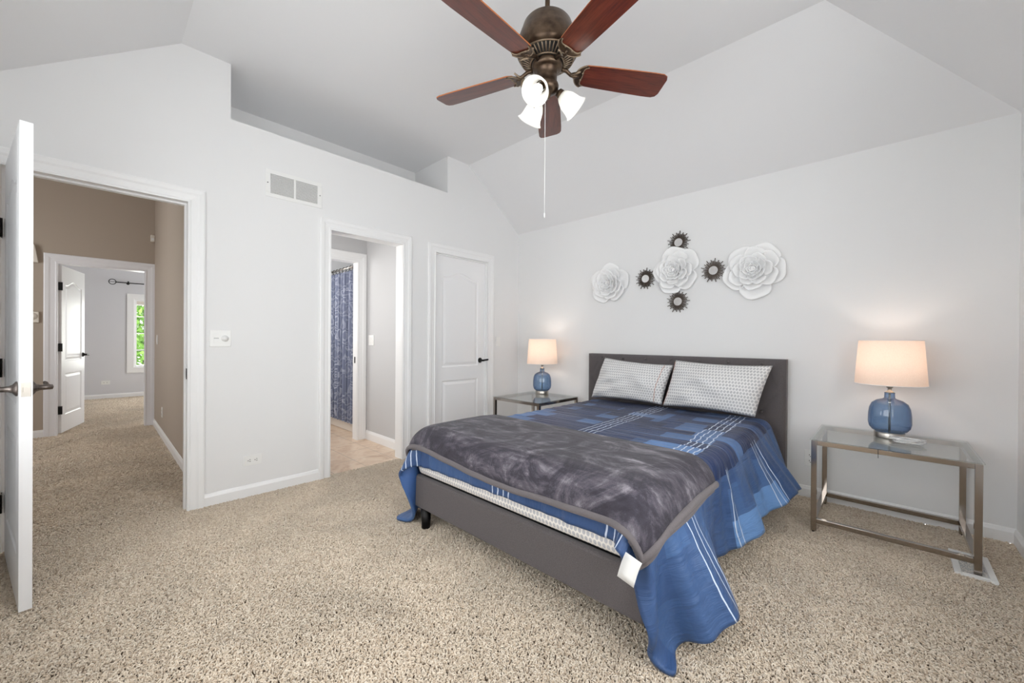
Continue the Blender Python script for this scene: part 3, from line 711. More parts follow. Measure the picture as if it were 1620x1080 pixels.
# ------------------------------------------------------------------ wall fittings
def plate(mb, fn, s, z, w_, h_, d=.006, m=0): return mb.prism([(s - w_ / 2, z - h_ / 2), (s + w_ / 2, z - h_ / 2), (s + w_ / 2, z + h_ / 2), (s - w_ / 2, z + h_ / 2)], fn, .0003, d, m)
def outlet(name, fn, s, z, horiz, label, w_=.072, h_=.115):
    W_, H_ = (h_, w_) if horiz else (w_, h_)
    t = thing(name, label, 'outlet', fn(s, z, 0)); plate(MB(), fn, s, z, W_, H_, .006).build('cover_plate', M['plastic'], t, bevel=.002)
    for k in (-1, 1):
        cs, cz = (s + k * .021, z) if horiz else (s, z + k * .021); mb = MB()
        n = 20; poly = [(cs + .0165 * math.cos(2 * PI * i / n), cz + .0165 * math.sin(2 * PI * i / n)) for i in range(n)]
        mb.prism(poly, fn, .005, .0085)
        for (a, b, r1, r2) in ((-.006, .003, .0016, .0045), (.006, .003, .0016, .0038), (0, -.008, .0026, .0026)):
            if horiz: a, b, r1, r2 = b, a, r2, r1
            mb.prism([(cs + a - r1, cz + b - r2), (cs + a + r1, cz + b - r2), (cs + a + r1, cz + b + r2), (cs + a - r1, cz + b + r2)], fn, .008, .0090, 1)
        mb.build('socket', [M['plastic'], M['slot']], t)
    return t
outlet('wall_outlet', fx(XL), .774, .256, True, 'white double outlet low on the wall between the two doorways')
outlet('wall_outlet', fy(YB), -.402, .287, False, 'white outlet partly hidden behind the right glass nightstand leg')
outlet('wall_outlet', fy(HY), -5.935, .288, False, 'white outlet low on the hallway right wall')
outlet('wall_outlet', fx(FX), .107, .297, True, 'white double outlet under the curtain rod beyond the hallway')
def switch(name, fn, s, z, label, gangs=1):
    t = thing(name, label, 'light switch', fn(s, z, 0)); plate(MB(), fn, s, z, .072 + .046 * (gangs - 1), .115, .006).build('cover_plate', M['plastic'], t, bevel=.002)
    for g in range(gangs):
        q = s + (g - (gangs - 1) / 2) * .046
        mb = MB(); mb.prism([(q - .0165, z - .0335), (q + .0165, z - .0335), (q + .0165, z + .0335), (q - .0165, z + .0335)], fn, .005, .0085); mb.build('rocker', M['plastic'], t, bevel=.001)
    return t
t = thing('switch_plate', 'white two gang switch and dimmer plate right of the open bedroom doorway', 'light switch', (XL, .581, 1.128))
plate(MB(), fx(XL), .581, 1.128, .118, .112, .006).build('cover_plate', M['plastic'], t, bevel=.002)
mb = MB(); mb.prism([(.545, 1.095), (.569, 1.095), (.569, 1.162), (.545, 1.162)], fx(XL), .004, .0095); mb.prism([(.543, 1.128), (.571, 1.128), (.571, 1.131), (.543, 1.131)], fx(XL), .009, .0105, 1); mb.build('rocker', [M['plastic'], M['ventgrey']], t, bevel=.001)
mb = MB(); mb.lathe([(0, .018), (.012, .018), (.014, .010), (.021, .008), (.022, 0)], (XL + .005, .606, 1.128), (1, 0, 0), 24); mb.build('dimmer_knob', M['plastic'], t)
switch('light_switch', fx(XL), 3.235, 1.113, 'white light switch between the closet door and the room corner')
switch('light_switch', fy(BYR), -4.175, 1.118, 'white light switch in the bathroom passage', 2)
switch('light_switch', fy(HY), -6.507, 1.107, 'white light switch on the hallway right wall')
# return air grille
vg = thing('return_air_grille', 'white return air grille high on the wall above the doorways', 'vent', (XL, 1.043, 2.276))
mb = MB(); y0, y1, z0, z1 = .845, 1.243, 2.176, 2.376
for (a, b, c_, d_) in ((y0, y1, z1 - .028, z1), (y0, y1, z0, z0 + .028), (y0, y0 + .034, z0 + .028, z1 - .028), (y1 - .034, y1, z0 + .028, z1 - .028), (1.036, 1.052, z0 + .028, z1 - .028)):
    mb.prism([(a, c_), (b, c_), (b, d_), (a, d_)], fx(XL), .0003, .007)
mb.build('frame', M['plastic'], vg, bevel=.0015)
MB().prism([(y0 + .03, z0 + .024), (y1 - .03, z0 + .024), (y1 - .03, z1 - .024), (y0 + .03, z1 - .024)], fx(XL), .0003, .0012).build('backing', M['ventgrey'], vg)
mb = MB()
for i in range(17):
    z = z0 + .032 + i * (z1 - z0 - .060) / 16
    for (a, b) in ((y0 + .035, 1.035), (1.053, y1 - .035)):
        mb.add([(XL + .0015, a, z + .004), (XL + .0015, b, z + .004), (XL + .0062, b, z - .003), (XL + .0062, a, z - .003), (XL + .0022, a, z + .005), (XL + .0022, b, z + .005), (XL + .007, b, z - .002), (XL + .007, a, z - .002)], [(0, 1, 2, 3), (7, 6, 5, 4), (0, 4, 5, 1), (1, 5, 6, 2), (2, 6, 7, 3), (3, 7, 4, 0)])
mb.build('louvres', M['plastic'], vg)
for y in (y0 + .015, y1 - .015): MB().lathe([(0, .003), (.004, .0025), (.0045, 0)], (XL + .007, y, 2.276), (1, 0, 0), 10).build('screw', M['ventgrey'], vg)
# hallway gadgets
ms = thing('motion_sensor', 'small cream motion sensor high in the hallway corner', 'sensor', (HE + .03, .475, 2.40))
MB().prism([(.468, 2.36), (.508, 2.36), (.508, 2.447), (.468, 2.447)], fx(HE), .001, .045).build('housing', M['cream'], ms, bevel=.008)
MB().prism([(.474, 2.372), (.502, 2.372), (.502, 2.405), (.474, 2.405)], fx(HE), .044, .049).build('lens', M['plastic'], ms, bevel=.004)
ch = thing('door_chime', 'cream wall chime box left of the far door head', 'chime', (HE, -.53, 2.05))
MB().prism([(-.60, 1.955), (-.452, 1.955), (-.478, 2.15), (-.58, 2.15)], fx(HE), .001, .05).build('housing', M['cream'], ch, bevel=.006)
mb = MB(); mb.lathe([(0, .003), (.006, .003), (.006, 0)], (HE + .05, -.505, 2.11), (1, 0, 0), 12); mb.build('indicator', M['slot'], ch)
th = thing('thermostat', 'cream thermostat below the wall chime left of the far door', 'thermostat', (HE, -.50, 1.35))
MB().prism([(-.56, 1.29), (-.448, 1.29), (-.448, 1.41), (-.56, 1.41)], fx(HE), .001, .03).build('housing', M['cream'], th, bevel=.006)
mb = MB(); mb.lathe([(0, .012), (.036, .010), (.04, 0)], (HE + .03, -.497, 1.36), (1, 0, 0), 24); mb.build('dial', M['cream'], th)

# floor register
fr = thing('floor_register', 'white metal floor register under the right nightstand front leg', 'vent', (.30, 3.03, 0))
mb = MB(); x0, x1, y0, y1 = .245, .385, 2.905, 3.205
for (a, b, c_, d_) in ((x0, x0 + .025, y0, y1), (x1 - .025, x1, y0, y1), (x0 + .025, x1 - .025, y0, y0 + .022), (x0 + .025, x1 - .025, y1 - .022, y1)): mb.box(a, b, c_, d_, -.006, .0125)
mb.build('frame', M['plastic'], fr, bevel=.002)
MB().box(x0 + .01, x1 - .01, y0 + .01, y1 - .01, -.007, .002).build('backing', M['slot'], fr)
mb = MB()
for i in range(16):
    y = y0 + .030 + i * (y1 - y0 - .060) / 15; mb.box(x0 + .024, x1 - .024, y - .0022, y + .0022, .0068, .0092)
mb.build('louvres', M['plastic'], fr)

# ------------------------------------------------------------------ ceiling fan
FC = Vector((-1.266, 1.575, 2.50))
fan = thing('ceiling_fan', 'bronze ceiling fan with five mahogany blades and a lit lamp kit', 'ceiling fan', (FC.x, FC.y, ZC))
MB().lathe([(0, 0), (.07, 0), (.068, -.02), (.05, -.05), (.025, -.075), (.0, -.078)], (FC.x, FC.y, ZC - .001), (0, 0, 1), 32).build('canopy', M['obronze'], fan)
MB().tube([(FC.x, FC.y, ZC - .06), (FC.x, FC.y, 2.735)], .0125, 16).build('downrod', M['obronze'], fan)
mb = MB(); mb.lathe([(.014, 2.79), (.022, 2.785), (.024, 2.745), (.05, 2.744), (.095, 2.741), (.114, 2.734), (.122, 2.724), (.130, 2.700), (.142, 2.668), (.150, 2.640), (.154, 2.612), (.154, 2.585), (.146, 2.572), (.140, 2.567), (.132, 2.560)], (FC.x, FC.y, 0), (0, 0, 1), 56)
mb.lathe([(.132, 2.560), (.085, 2.536), (.078, 2.532), (.03, 2.532)], (FC.x, FC.y, 0), (0, 0, 1), 56, 1)
mb.build('motor_housing', [M['obronze'], M['slot']], fan)
mb = MB()
for k in range(40):
    q = 2 * PI * k / 40; dx, dy = math.cos(q), math.sin(q)
    mb.tube([(FC.x + dx * .133, FC.y + dy * .133, 2.559), (FC.x + dx * .108, FC.y + dy * .108, 2.546), (FC.x + dx * .086, FC.y + dy * .086, 2.535)], .0035, 6)
for r, z in ((.134, 2.559), (.084, 2.534)): mb.tube([(FC.x + r * math.cos(2 * PI * k / 48), FC.y + r * math.sin(2 * PI * k / 48), z) for k in range(48)], .0045, 6, closed=True)
mb.build('vent_ring', M['rib'], fan)
mb = MB(); mb.lathe([(.075, 2.533), (.078, 2.525), (.075, 2.508), (.062, 2.502), (.052, 2.500), (.050, 2.440), (.056, 2.432), (.060, 2.418), (.056, 2.400), (.040, 2.388), (.022, 2.380), (.014, 2.360), (0, 2.356)], (FC.x, FC.y, 0), (0, 0, 1), 40)
mb.build('switch_housing', M['obronze'], fan)
def make_blade():
    m2 = MB(); out = []
    pts = [(.175, .045), (.20, .060), (.26, .064), (.42, .070), (.56, .074), (.615, .073), (.636, .064), (.645, .045)]
    poly = [(x, y) for x, y in pts] + [(x, -y) for x, y in pts[::-1]]
    tilt = math.radians(-12); ca, sa = math.cos(tilt), math.sin(tilt)
    def fn(x, y, d): return (x, y * ca - d * sa, y * sa + d * ca)
    n = len(poly)
    m2.add([fn(x, y, 0) for x, y in poly] + [fn(x, y, .006) for x, y in poly], [tuple(range(n - 1, -1, -1)), tuple(range(n, 2 * n))], 0)
    m2.add([fn(x, y, 0) for x, y in poly] + [fn(x, y, .006) for x, y in poly], [(i, (i + 1) % n, n + (i + 1) % n, n + i) for i in range(n)], 1)
    b = m2.build('blade', [M['wood'], M['bladeedge']], fan, world=False)
    ir = MB()
    # crescent bracket under the blade and its two-strand arm
    oc = [(.205 - .058 * math.cos(q), .066 * math.sin(q)) for q in np.linspace(-1.35, 1.35, 25)]
    ic = [(.222 - .042 * math.cos(q) + .008 * math.cos(3 * q), .056 * math.sin(q)) for q in np.linspace(1.35, -1.35, 25)]
    ir.prism(oc + ic, fn, -.0055, -.0002)
    for L_ in (oc, ic): ir.tube([fn(x, y, -.005) for x, y in L_], .003, 6, 1)
    ir.tube([(.075, 0, .020), (.105, .006, .018), (.130, .010, .002), (.150, .006, -.004), (.17, 0, -.004)], [.011, .010, .009, .010, .006], 8)
    ir.tube([(.13, 0, .0), (.15, .022, -.002), (.162, .045, .006)], [.007, .006, .004], 6, 1); ir.tube([(.13, 0, .0), (.15, -.022, -.006), (.162, -.045, -.012)], [.007, .006, .004], 6, 1)
    for y in (-.02, .02): ir.lathe([(0, -.004), (.005, -.003), (.006, 0)], fn(.185, y, -.0055), (0, 0, 1), 10, 1)
    i_ = ir.build('blade_iron', [M['obronze'], M['rib']], b, world=False)
    return b, i_
angs = [-161.4, 54.6, 126.6, -89.4, -17.4]
b0, i0 = make_blade()
for k, a in enumerate(angs):
    if k == 0: b = b0
    else:
        b = b0.copy(); COL.objects.link(b); b.parent = fan
        c2 = i0.copy(); COL.objects.link(c2); c2.parent = b
    b.location = (0, 0, FC.z - ZC); b.rotation_euler = (0, 0, math.radians(a))
tdir = Vector((.627, -.78, 0)); ldir = Vector((-.78, -.627, 0))
for k in range(3):
    ph = math.radians(22 + 120 * k); h = tdir * math.cos(ph) + ldir * math.sin(ph)
    base = Vector((FC.x, FC.y, 2.415)) + h * .030
    el = Vector((FC.x, FC.y, 2.402)) + h * .050
    ax = (h * math.sin(math.radians(48)) + Vector((0, 0, -math.cos(math.radians(48))))).normalized()
    mb = MB(); mb.tube([base, base + h * .02 + Vector((0, 0, .006)), el, el + ax * .018], [.010, .009, .009, .011], 10)
    mb.lathe([(.012, 0), (.021, .004), (.024, .014), (.026, .034), (.022, .036)], el + ax * .008, ax, 20)
    arm = mb.build('lamp_arm', M['obronze'], fan)
    s0 = el + ax * .030; mb = MB()
    prof = [(.021, 0), (.026, .004), (.036, .018), (.046, .040), (.050, .062), (.053, .082), (.060, .098), (.068, .106)]
    mb.lathe(prof + [(r - .003, h_ - .001) for r, h_ in prof[::-1]], s0, ax, 36)
    sh = mb.build('glass_shade', M['frosted'], fan)
    mb = MB(); mb.lathe([(0, .012), (.010, .014), (.013, .030), (.022, .050), (.0245, .064), (.020, .080), (.010, .088), (0, .090)], s0, ax, 20); mb.build('bulb', M['bulb'], sh)
    point('fan_bulb_light', s0 + ax * .10, .35, .03, (1, .96, .90))
mb = MB(); pc = Vector((FC.x, FC.y, 0)) + tdir * .045 + ldir * .008; mb.tube([(pc.x, pc.y, 2.41), (pc.x, pc.y, 2.0), (pc.x, pc.y, 1.765)], .0013, 6); mb.lathe([(0, 1.765), (.003, 1.762), (.003, 1.742), (0, 1.74)], (pc.x, pc.y, 0), (0, 0, 1), 8); mb.build('pull_chain', M['plastic'], fan)
mb = MB(); pc = Vector((FC.x, FC.y, 0)) + tdir * .055 + ldir * .062; q0 = Vector((FC.x, FC.y, 2.40)) + tdir * .05 + ldir * .03
mb.tube([q0, (pc.x, pc.y, 2.38), (pc.x, pc.y, 2.315)], .0011, 5).tube([(pc.x, pc.y, 2.318), (pc.x, pc.y, 2.31), (pc.x, pc.y, 2.285)], [.003, .0042, .004], 8); mb.build('fan_pull', M['obronze'], fan)

# ------------------------------------------------------------------ wall art
FY = YB
def flower(x, z, R, rot, label, seed):
    t = thing('wall_flower', label, 'wall flower', (x, FY, z), 'white resin wall flowers'); rg = random.Random(seed)
    # each layer: radius, petals, stand-off from the wall, lift of the tip
    L = [(1.0, 5, .014, .026), (.80, 6, .034, .040), (.60, 6, .048, .046), (.43, 6, .058, .046), (.29, 5, .066, .042), (.18, 4, .074, .034)]
    for li, (rf, n, d0, lift) in enumerate(L):
        mb = MB()
        for k in range(n):
            a0 = rot + 2 * PI * (k + .5 * (li % 2)) / n + rg.uniform(-.12, .12); rr = R * rf * rg.uniform(.90, 1.04); wd = PI / n * 1.28
            a, b = 15, 9; P = np.zeros((a, b, 3)); tw = rg.uniform(-.006, .006) if li < 3 else rg.uniform(-.004, .004)
            for i in range(a):
                u = i / (a - 1) * 2 - 1
                edge = (1 - .20 * u * u - .20 * abs(u) ** 6) * (1 + .025 * math.sin(u * 7 + k))
                for j in range(b):
                    v = j / (b - 1); r = rr * (.10 + .90 * v) * (edge ** (v))
                    ang = a0 + u * wd * (.75 + .25 * math.sin(PI * min(1, v * .62)))
                    dd = d0 + lift * v ** 2.2 - .020 * math.exp(-((v - .55) / .25) ** 2) + tw * u * v + .006 * v * math.cos(u * 2.4) - .012 * max(0, v - .90) * 8 * (1 if li < 3 else .2)
                    P[i, j] = (x + r * math.cos(ang), FY - max(dd, .003), z + r * math.sin(ang))
            mb.grid(P)
        o = mb.build('petals', M['flower'], t, fix=False)
        s = o.modifiers.new('thick', 'SOLIDIFY'); s.thickness = .005; s.offset = 0
        s = o.modifiers.new('sub', 'SUBSURF'); s.levels = 1; s.render_levels = 1
    mb = MB(); mb.lathe([(0, .098), (R * .04, .097), (R * .07, .088), (R * .08, .05), (R * .05, .006), (0, .004)], (x, FY, z), (0, -1, 0), 16)
    for k in range(5): mb.tube([(x + R * .09 * math.cos(q), FY - .094 - .002 * k, z + R * .07 * math.sin(q)) for q in np.linspace(k, k + 2.2, 8)], .004, 6)
    mb.build('centre', M['flower'], t)
flower(-2.037, 1.706, .215, .30, 'white rose wall flower on its own at the left end of the arrangement', 1)
flower(-1.376, 1.758, .215, .55, 'white rose wall flower in the middle, ringed by sunburst mirrors', 2)
flower(-.765, 1.694, .225, 1.05, 'largest white rose wall flower at the right end of the arrangement', 3)
def sunburst(x, z, label, first=None):
    if first is not None: return dup(first, (x, FY, z), label)
    t = thing('sunburst_mirror', label, 'mirror', (x, FY, z), 'small sunburst mirrors'); mb = MB(); n = 36
    for k in range(n):
        q = 2 * PI * k / n + .04; L_ = (.100, .080, .092, .074)[k % 4] if k % 8 else .103
        d = Vector((math.cos(q), 0, math.sin(q))); s_ = Vector((-math.sin(q), 0, math.cos(q)))
        mb.obox(Vector((x, FY - .011, z)) + d * (.034 + L_) / 2, d, s_, (0, 1, 0), (L_ - .034) / 2, .0026 + .0016 * (k % 2), .0035)
    mb.build('rays', M['raymetal'], t)
    mb = MB(); mb.lathe([(.0, .002), (.040, .002), (.041, .016), (.0385, .019), (.036, .017)], (x, FY, z), (0, -1, 0), 36); mb.build('bezel', M['raymetal'], t)
    mb = MB(); mb.lathe([(.0, .0165), (.0365, .0165), (.037, .010)], (x, FY, z), (0, -1, 0), 36, smooth=False); mb.build('mirror_disc', M['mirror'], t)
    return t
sb = sunburst(-1.358, 2.010, 'sunburst mirror above the middle wall flower')
sunburst(-1.662, 1.718, 'sunburst mirror left of the middle wall flower', sb)
sunburst(-1.067, 1.727, 'sunburst mirror right of the middle wall flower', sb)
sunburst(-1.359, 1.484, 'sunburst mirror below the middle wall flower', sb)

# ------------------------------------------------------------------ nightstands and lamps
def nightstand(x0, x1, y0, y1, H, label):
    t = thing('nightstand', label, 'nightstand', ((x0 + x1) / 2, (y0 + y1) / 2, 0), 'glass topped nightstands'); b = .0135
    MB().box(x0 - .006, x1 + .006, y0 - .006, y1 + .006, H - .007, H).build('glass_top', M['tabletop'], t, bevel=.0015)
    for (x, y) in ((x0 + b, y0 + b), (x1 - b, y0 + b), (x0 + b, y1 - b), (x1 - b, y1 - b)): MB().box(x - b, x + b, y - b, y + b, .008, H - .0075).build('leg', M['chrome'], t, bevel=.001)
    for (x, y) in ((x0 + b, y0 + b), (x1 - b, y0 + b), (x0 + b, y1 - b), (x1 - b, y1 - b)): MB().lathe([(0, .0), (.009, .0), (.010, .008), (0, .0085)], (x, y, 0), (0, 0, 1), 14).build('foot', M['black'], t)
    for z in (H - .0075 - .026, .056):
        for y in (y0 + b, y1 - b): MB().box(x0 + 2 * b, x1 - 2 * b, y - b, y + b, z, z + .026).build('rail', M['chrome'], t, bevel=.001)
        for x in (x0 + b, x1 - b): MB().box(x - b, x + b, y0 + 2 * b, y1 - 2 * b, z, z + .026).build('rail', M['chrome'], t, bevel=.001)
    return t
NH = .552
nightstand(-.328, .338, 2.945, 3.530, NH, 'glass and chrome nightstand right of the bed')
nightstand(-2.935, -2.325, 2.810, 3.440, NH, 'glass and chrome nightstand in the corner left of the bed')
def lamp(x, y, z, label, cord, watt, gname='blue glass table lamps'):
    t = thing('table_lamp', label, 'table lamp', (x, y, z), gname); c = (x, y, z)
    MB().lathe([(0, .0004), (.070, .0004), (.071, .003), (.071, .032), (.069, .035), (0, .035)], c, (0, 0, 1), 48).build('base', M['nickel'], t)
    po = [(.060, .036), (.066, .037), (.080, .045), (.094, .065), (.099, .090), (.098, .140), (.093, .180), (.082, .208), (.060, .226), (.032, .236), (.0245, .242), (.0235, .268), (.025, .274), (.022, .275)]
    pi_ = [(r - .003, min(h, .273) if h > .2 else h + .002) for r, h in po[::-1]]
    MB().lathe(po, c, (0, 0, 1), 56).build('glass_body', M['blueglass'], t)
    MB().tube([(x, y, z + .035), (x, y, z + .15), (x, y, z + .272)], .0055, 12).build('inner_tube', M['nickel'], t)
    mb = MB(); mb.lathe([(.0, .272), (.021, .272), (.022, .278), (.010, .284), (.009, .30), (.016, .305), (.018, .345), (.0, .348)], c, (0, 0, 1), 24); mb.build('lamp_socket', M['nickel'], t)
    zb, zt = .325, .592
    mb = MB(); mb.lathe([(.165, zb), (.146, zt)], c, (0, 0, 1), 64); s = mb.build('lamp_shade', M['shade'], t)
    for r, h in ((.165, zb), (.146, zt)): MB().tube([(x + r * math.cos(q), y + r * math.sin(q), z + h) for q in np.linspace(0, 2 * PI, 65)[:-1]], .0022, 6, closed=True).build('shade_rim', M['whitecloth'], s)
    mb = MB()
    for k in range(3): q = 2 * PI * k / 3; mb.tube([(x + .012 * math.cos(q), y + .012 * math.sin(q), z + zt - .02), (x + .146 * math.cos(q), y + .146 * math.sin(q), z + zt - .003)], .0014, 5)
    mb.build('shade_spider', M['whitecloth'], s)
    mb = MB(); mb.lathe([(0, .345), (.013, .347), (.016, .37), (.028, .405), (.030, .42), (.024, .442), (.010, .452), (0, .454)], c, (0, 0, 1), 20); mb.build('bulb', M['bulb'], t)
    point('table_lamp_light', (x, y, z + .47), watt, .035, (1, .87, .77))
    if cord:
        mb = MB(); cc = Vector((x + .075, y - .13, z + .008)); P = []
        for i in range(150):
            q = i * .40; P.append(cc + Vector((.055 * math.cos(q) * (1 + .25 * math.sin(i * .13)) + .012 * math.sin(i * .31), .034 * math.sin(q) + .018 * math.sin(i * .11), .010 + .009 * math.sin(i * .23))))
        mb.tube(P, .0032, 6); mb.build('cord_coil', M['clear'], t)
        mb = MB(); mb.tube([(x - .045, 2.938, NH - .002), (x - .045, 2.930, NH - .012), (x - .044, 2.930, NH - .05)], .0014, 5); mb.build('cord_end', M['slot'], t)
lamp(.010, 3.335, NH, 'blue glass table lamp on the right nightstand', True, 1.0)
lamp(-2.715, 3.330, NH, 'blue glass table lamp on the corner nightstand left of the bed', False, 1.0)

# ------------------------------------------------------------------ bed
BX0, BX1, BC = -2.095, -.620, -1.385
bed = thing('bed', 'charcoal upholstered platform bed with a tall headboard', 'bed', (BC, 2.4, 0))
# headboard with diamond tufting
nx, nz = 150, 80; X0, X1, Y0, Z0, Z1 = -2.232, -.540, 3.478, .10, 1.000
gx = np.linspace(X0, X1, nx); gz = np.linspace(Z0, Z1, nz); P = np.zeros((nx, nz, 3)); BT = []
for r, zz in enumerate((.965, .782, .600, .418)):
    for k in range(-4, 5):
        bx = BC + k * .23 + (.115 if r % 2 else 0)
        if X0 + .08 < bx < X1 - .08: BT.append((bx, zz))
for i, x in enumerate(gx):
    for j, z in enumerate(gz):
        e = min(x - X0, X1 - x, Z1 - z); d = .018 * math.exp(-e / .012)
        for (bx, bz) in BT:
            r2 = (x - bx) ** 2 + (z - bz) ** 2
            if r2 < .01: d += .011 * math.exp(-r2 / .0011)
        a = ((x - BC) / .23 + (z - .600) / .366); b = ((x - BC) / .23 - (z - .600) / .366)
        da = abs(a - round(a)); db = abs(b - round(b))
        if e > .05: d += .006 * math.exp(-(da / .035) ** 2) + .006 * math.exp(-(db / .035) ** 2)
        P[i, j] = (x, Y0 + d, z)
mb = MB(); mb.grid(P)
yb = 3.562
def strip(line): 
    Q = np.stack([line, np.stack([np.array([p[0], yb, p[2]]) for p in line])]); mb.grid(Q)
strip(P[0]); strip(P[-1]); strip(P[:, -1]); strip(P[:, 0])
mb.add([(X0, yb, Z0), (X1, yb, Z0), (X1, yb, Z1), (X0, yb, Z1)], [(0, 1, 2, 3)])
mb.build('headboard', M['uphol'], bed)
hb = [o for o in bpy.data.objects if o.name == 'headboard'][0]
for (bx, bz) in BT:
    MB().lathe([(0, .010), (.007, .009), (.011, .004), (.0115, -.004)], (bx, Y0 + .010, bz), (0, -1, 0), 14).build('button', M['uphol'], hb)
mb = MB(); mb.box(BX0, BX1, 1.338, 1.378, .116, .306); mb.build('footboard', M['uphol'], bed, bevel=.012)
for x0, x1 in ((BX0, BX0 + .04), (BX1 - .04, BX1)): MB().box(x0, x1, 1.379, 3.477, .116, .306).build('side_rail', M['uphol'], bed, bevel=.012)
MB().box(BX0 + .041, BX1 - .041, 1.379, 3.476, .27, .298).build('slat_base', M['slot'], bed)
for x, y in ((-2.005, 1.386), (-.648, 1.54), (-2.04, 3.38), (-.680, 3.38)):
    mb = MB(); mb.lathe([(0, 0), (.024, 0), (.026, .003), (.0295, .1155), (0, .1155)], (x, y - .02, 0), (0, 0, 1), 24); mb.build('leg', M['black'], bed)

# mattress in its patterned sheet
MX0, MX1, MY0, MY1, MZ0, MZ1 = -2.085, -.635, 1.342, 3.470, .307, .545
def rbox(x0, x1, y0, y1, z0, z1, r, n=5, seg=(24, 30)):
    """rounded box as a subdivided grid cube"""
    bm = bmesh.new(); bmesh.ops.create_cube(bm, size=1); bmesh.ops.subdivide_edges(bm, edges=bm.edges, cuts=23, use_grid_fill=True)
    h = Vector(((x1 - x0) / 2, (y1 - y0) / 2, (z1 - z0) / 2)); c = Vector(((x0 + x1) / 2, (y0 + y1) / 2, (z0 + z1) / 2))
    for v in bm.verts:
        p = Vector([math.copysign(min(1, abs(q * 2)) ** .6, q) * hh for q, hh in zip(v.co, h)])
        q = Vector([max(-(hh - r), min(hh - r, a)) for a, hh in zip(p, h)]); d = p - q
        if d.length > 1e-9: p = q + d.normalized() * r
        v.co = c + p
    return bm
mt = thing('mattress', 'mattress in a white and grey scale print sheet on the bed', 'mattress', (BC, 2.4, MZ0))
bm = rbox(MX0, MX1, MY0, MY1, MZ0, MZ1, .05)
me = bpy.data.meshes.new('fitted_sheet'); bmesh.ops.translate(bm, verts=bm.verts, vec=-Vector(mt.location)); bm.to_mesh(me); bm.free(); me.materials.append(M['sheet'])
for p in me.polygons: p.use_smooth = True
uvl = me.uv_layers.new(name='UVMap')
for p in me.polygons:
    nrm = p.normal
    for li in p.loop_indices:
        co = me.vertices[me.loops[li].vertex_index].co
        uvl.data[li].uv = (co.x, co.z) if abs(nrm.y) > .6 else ((co.y, co.z) if abs(nrm.x) > .6 else (co.x, co.y))
o = bpy.data.objects.new('fitted_sheet', me); COL.objects.link(o); o.parent = mt

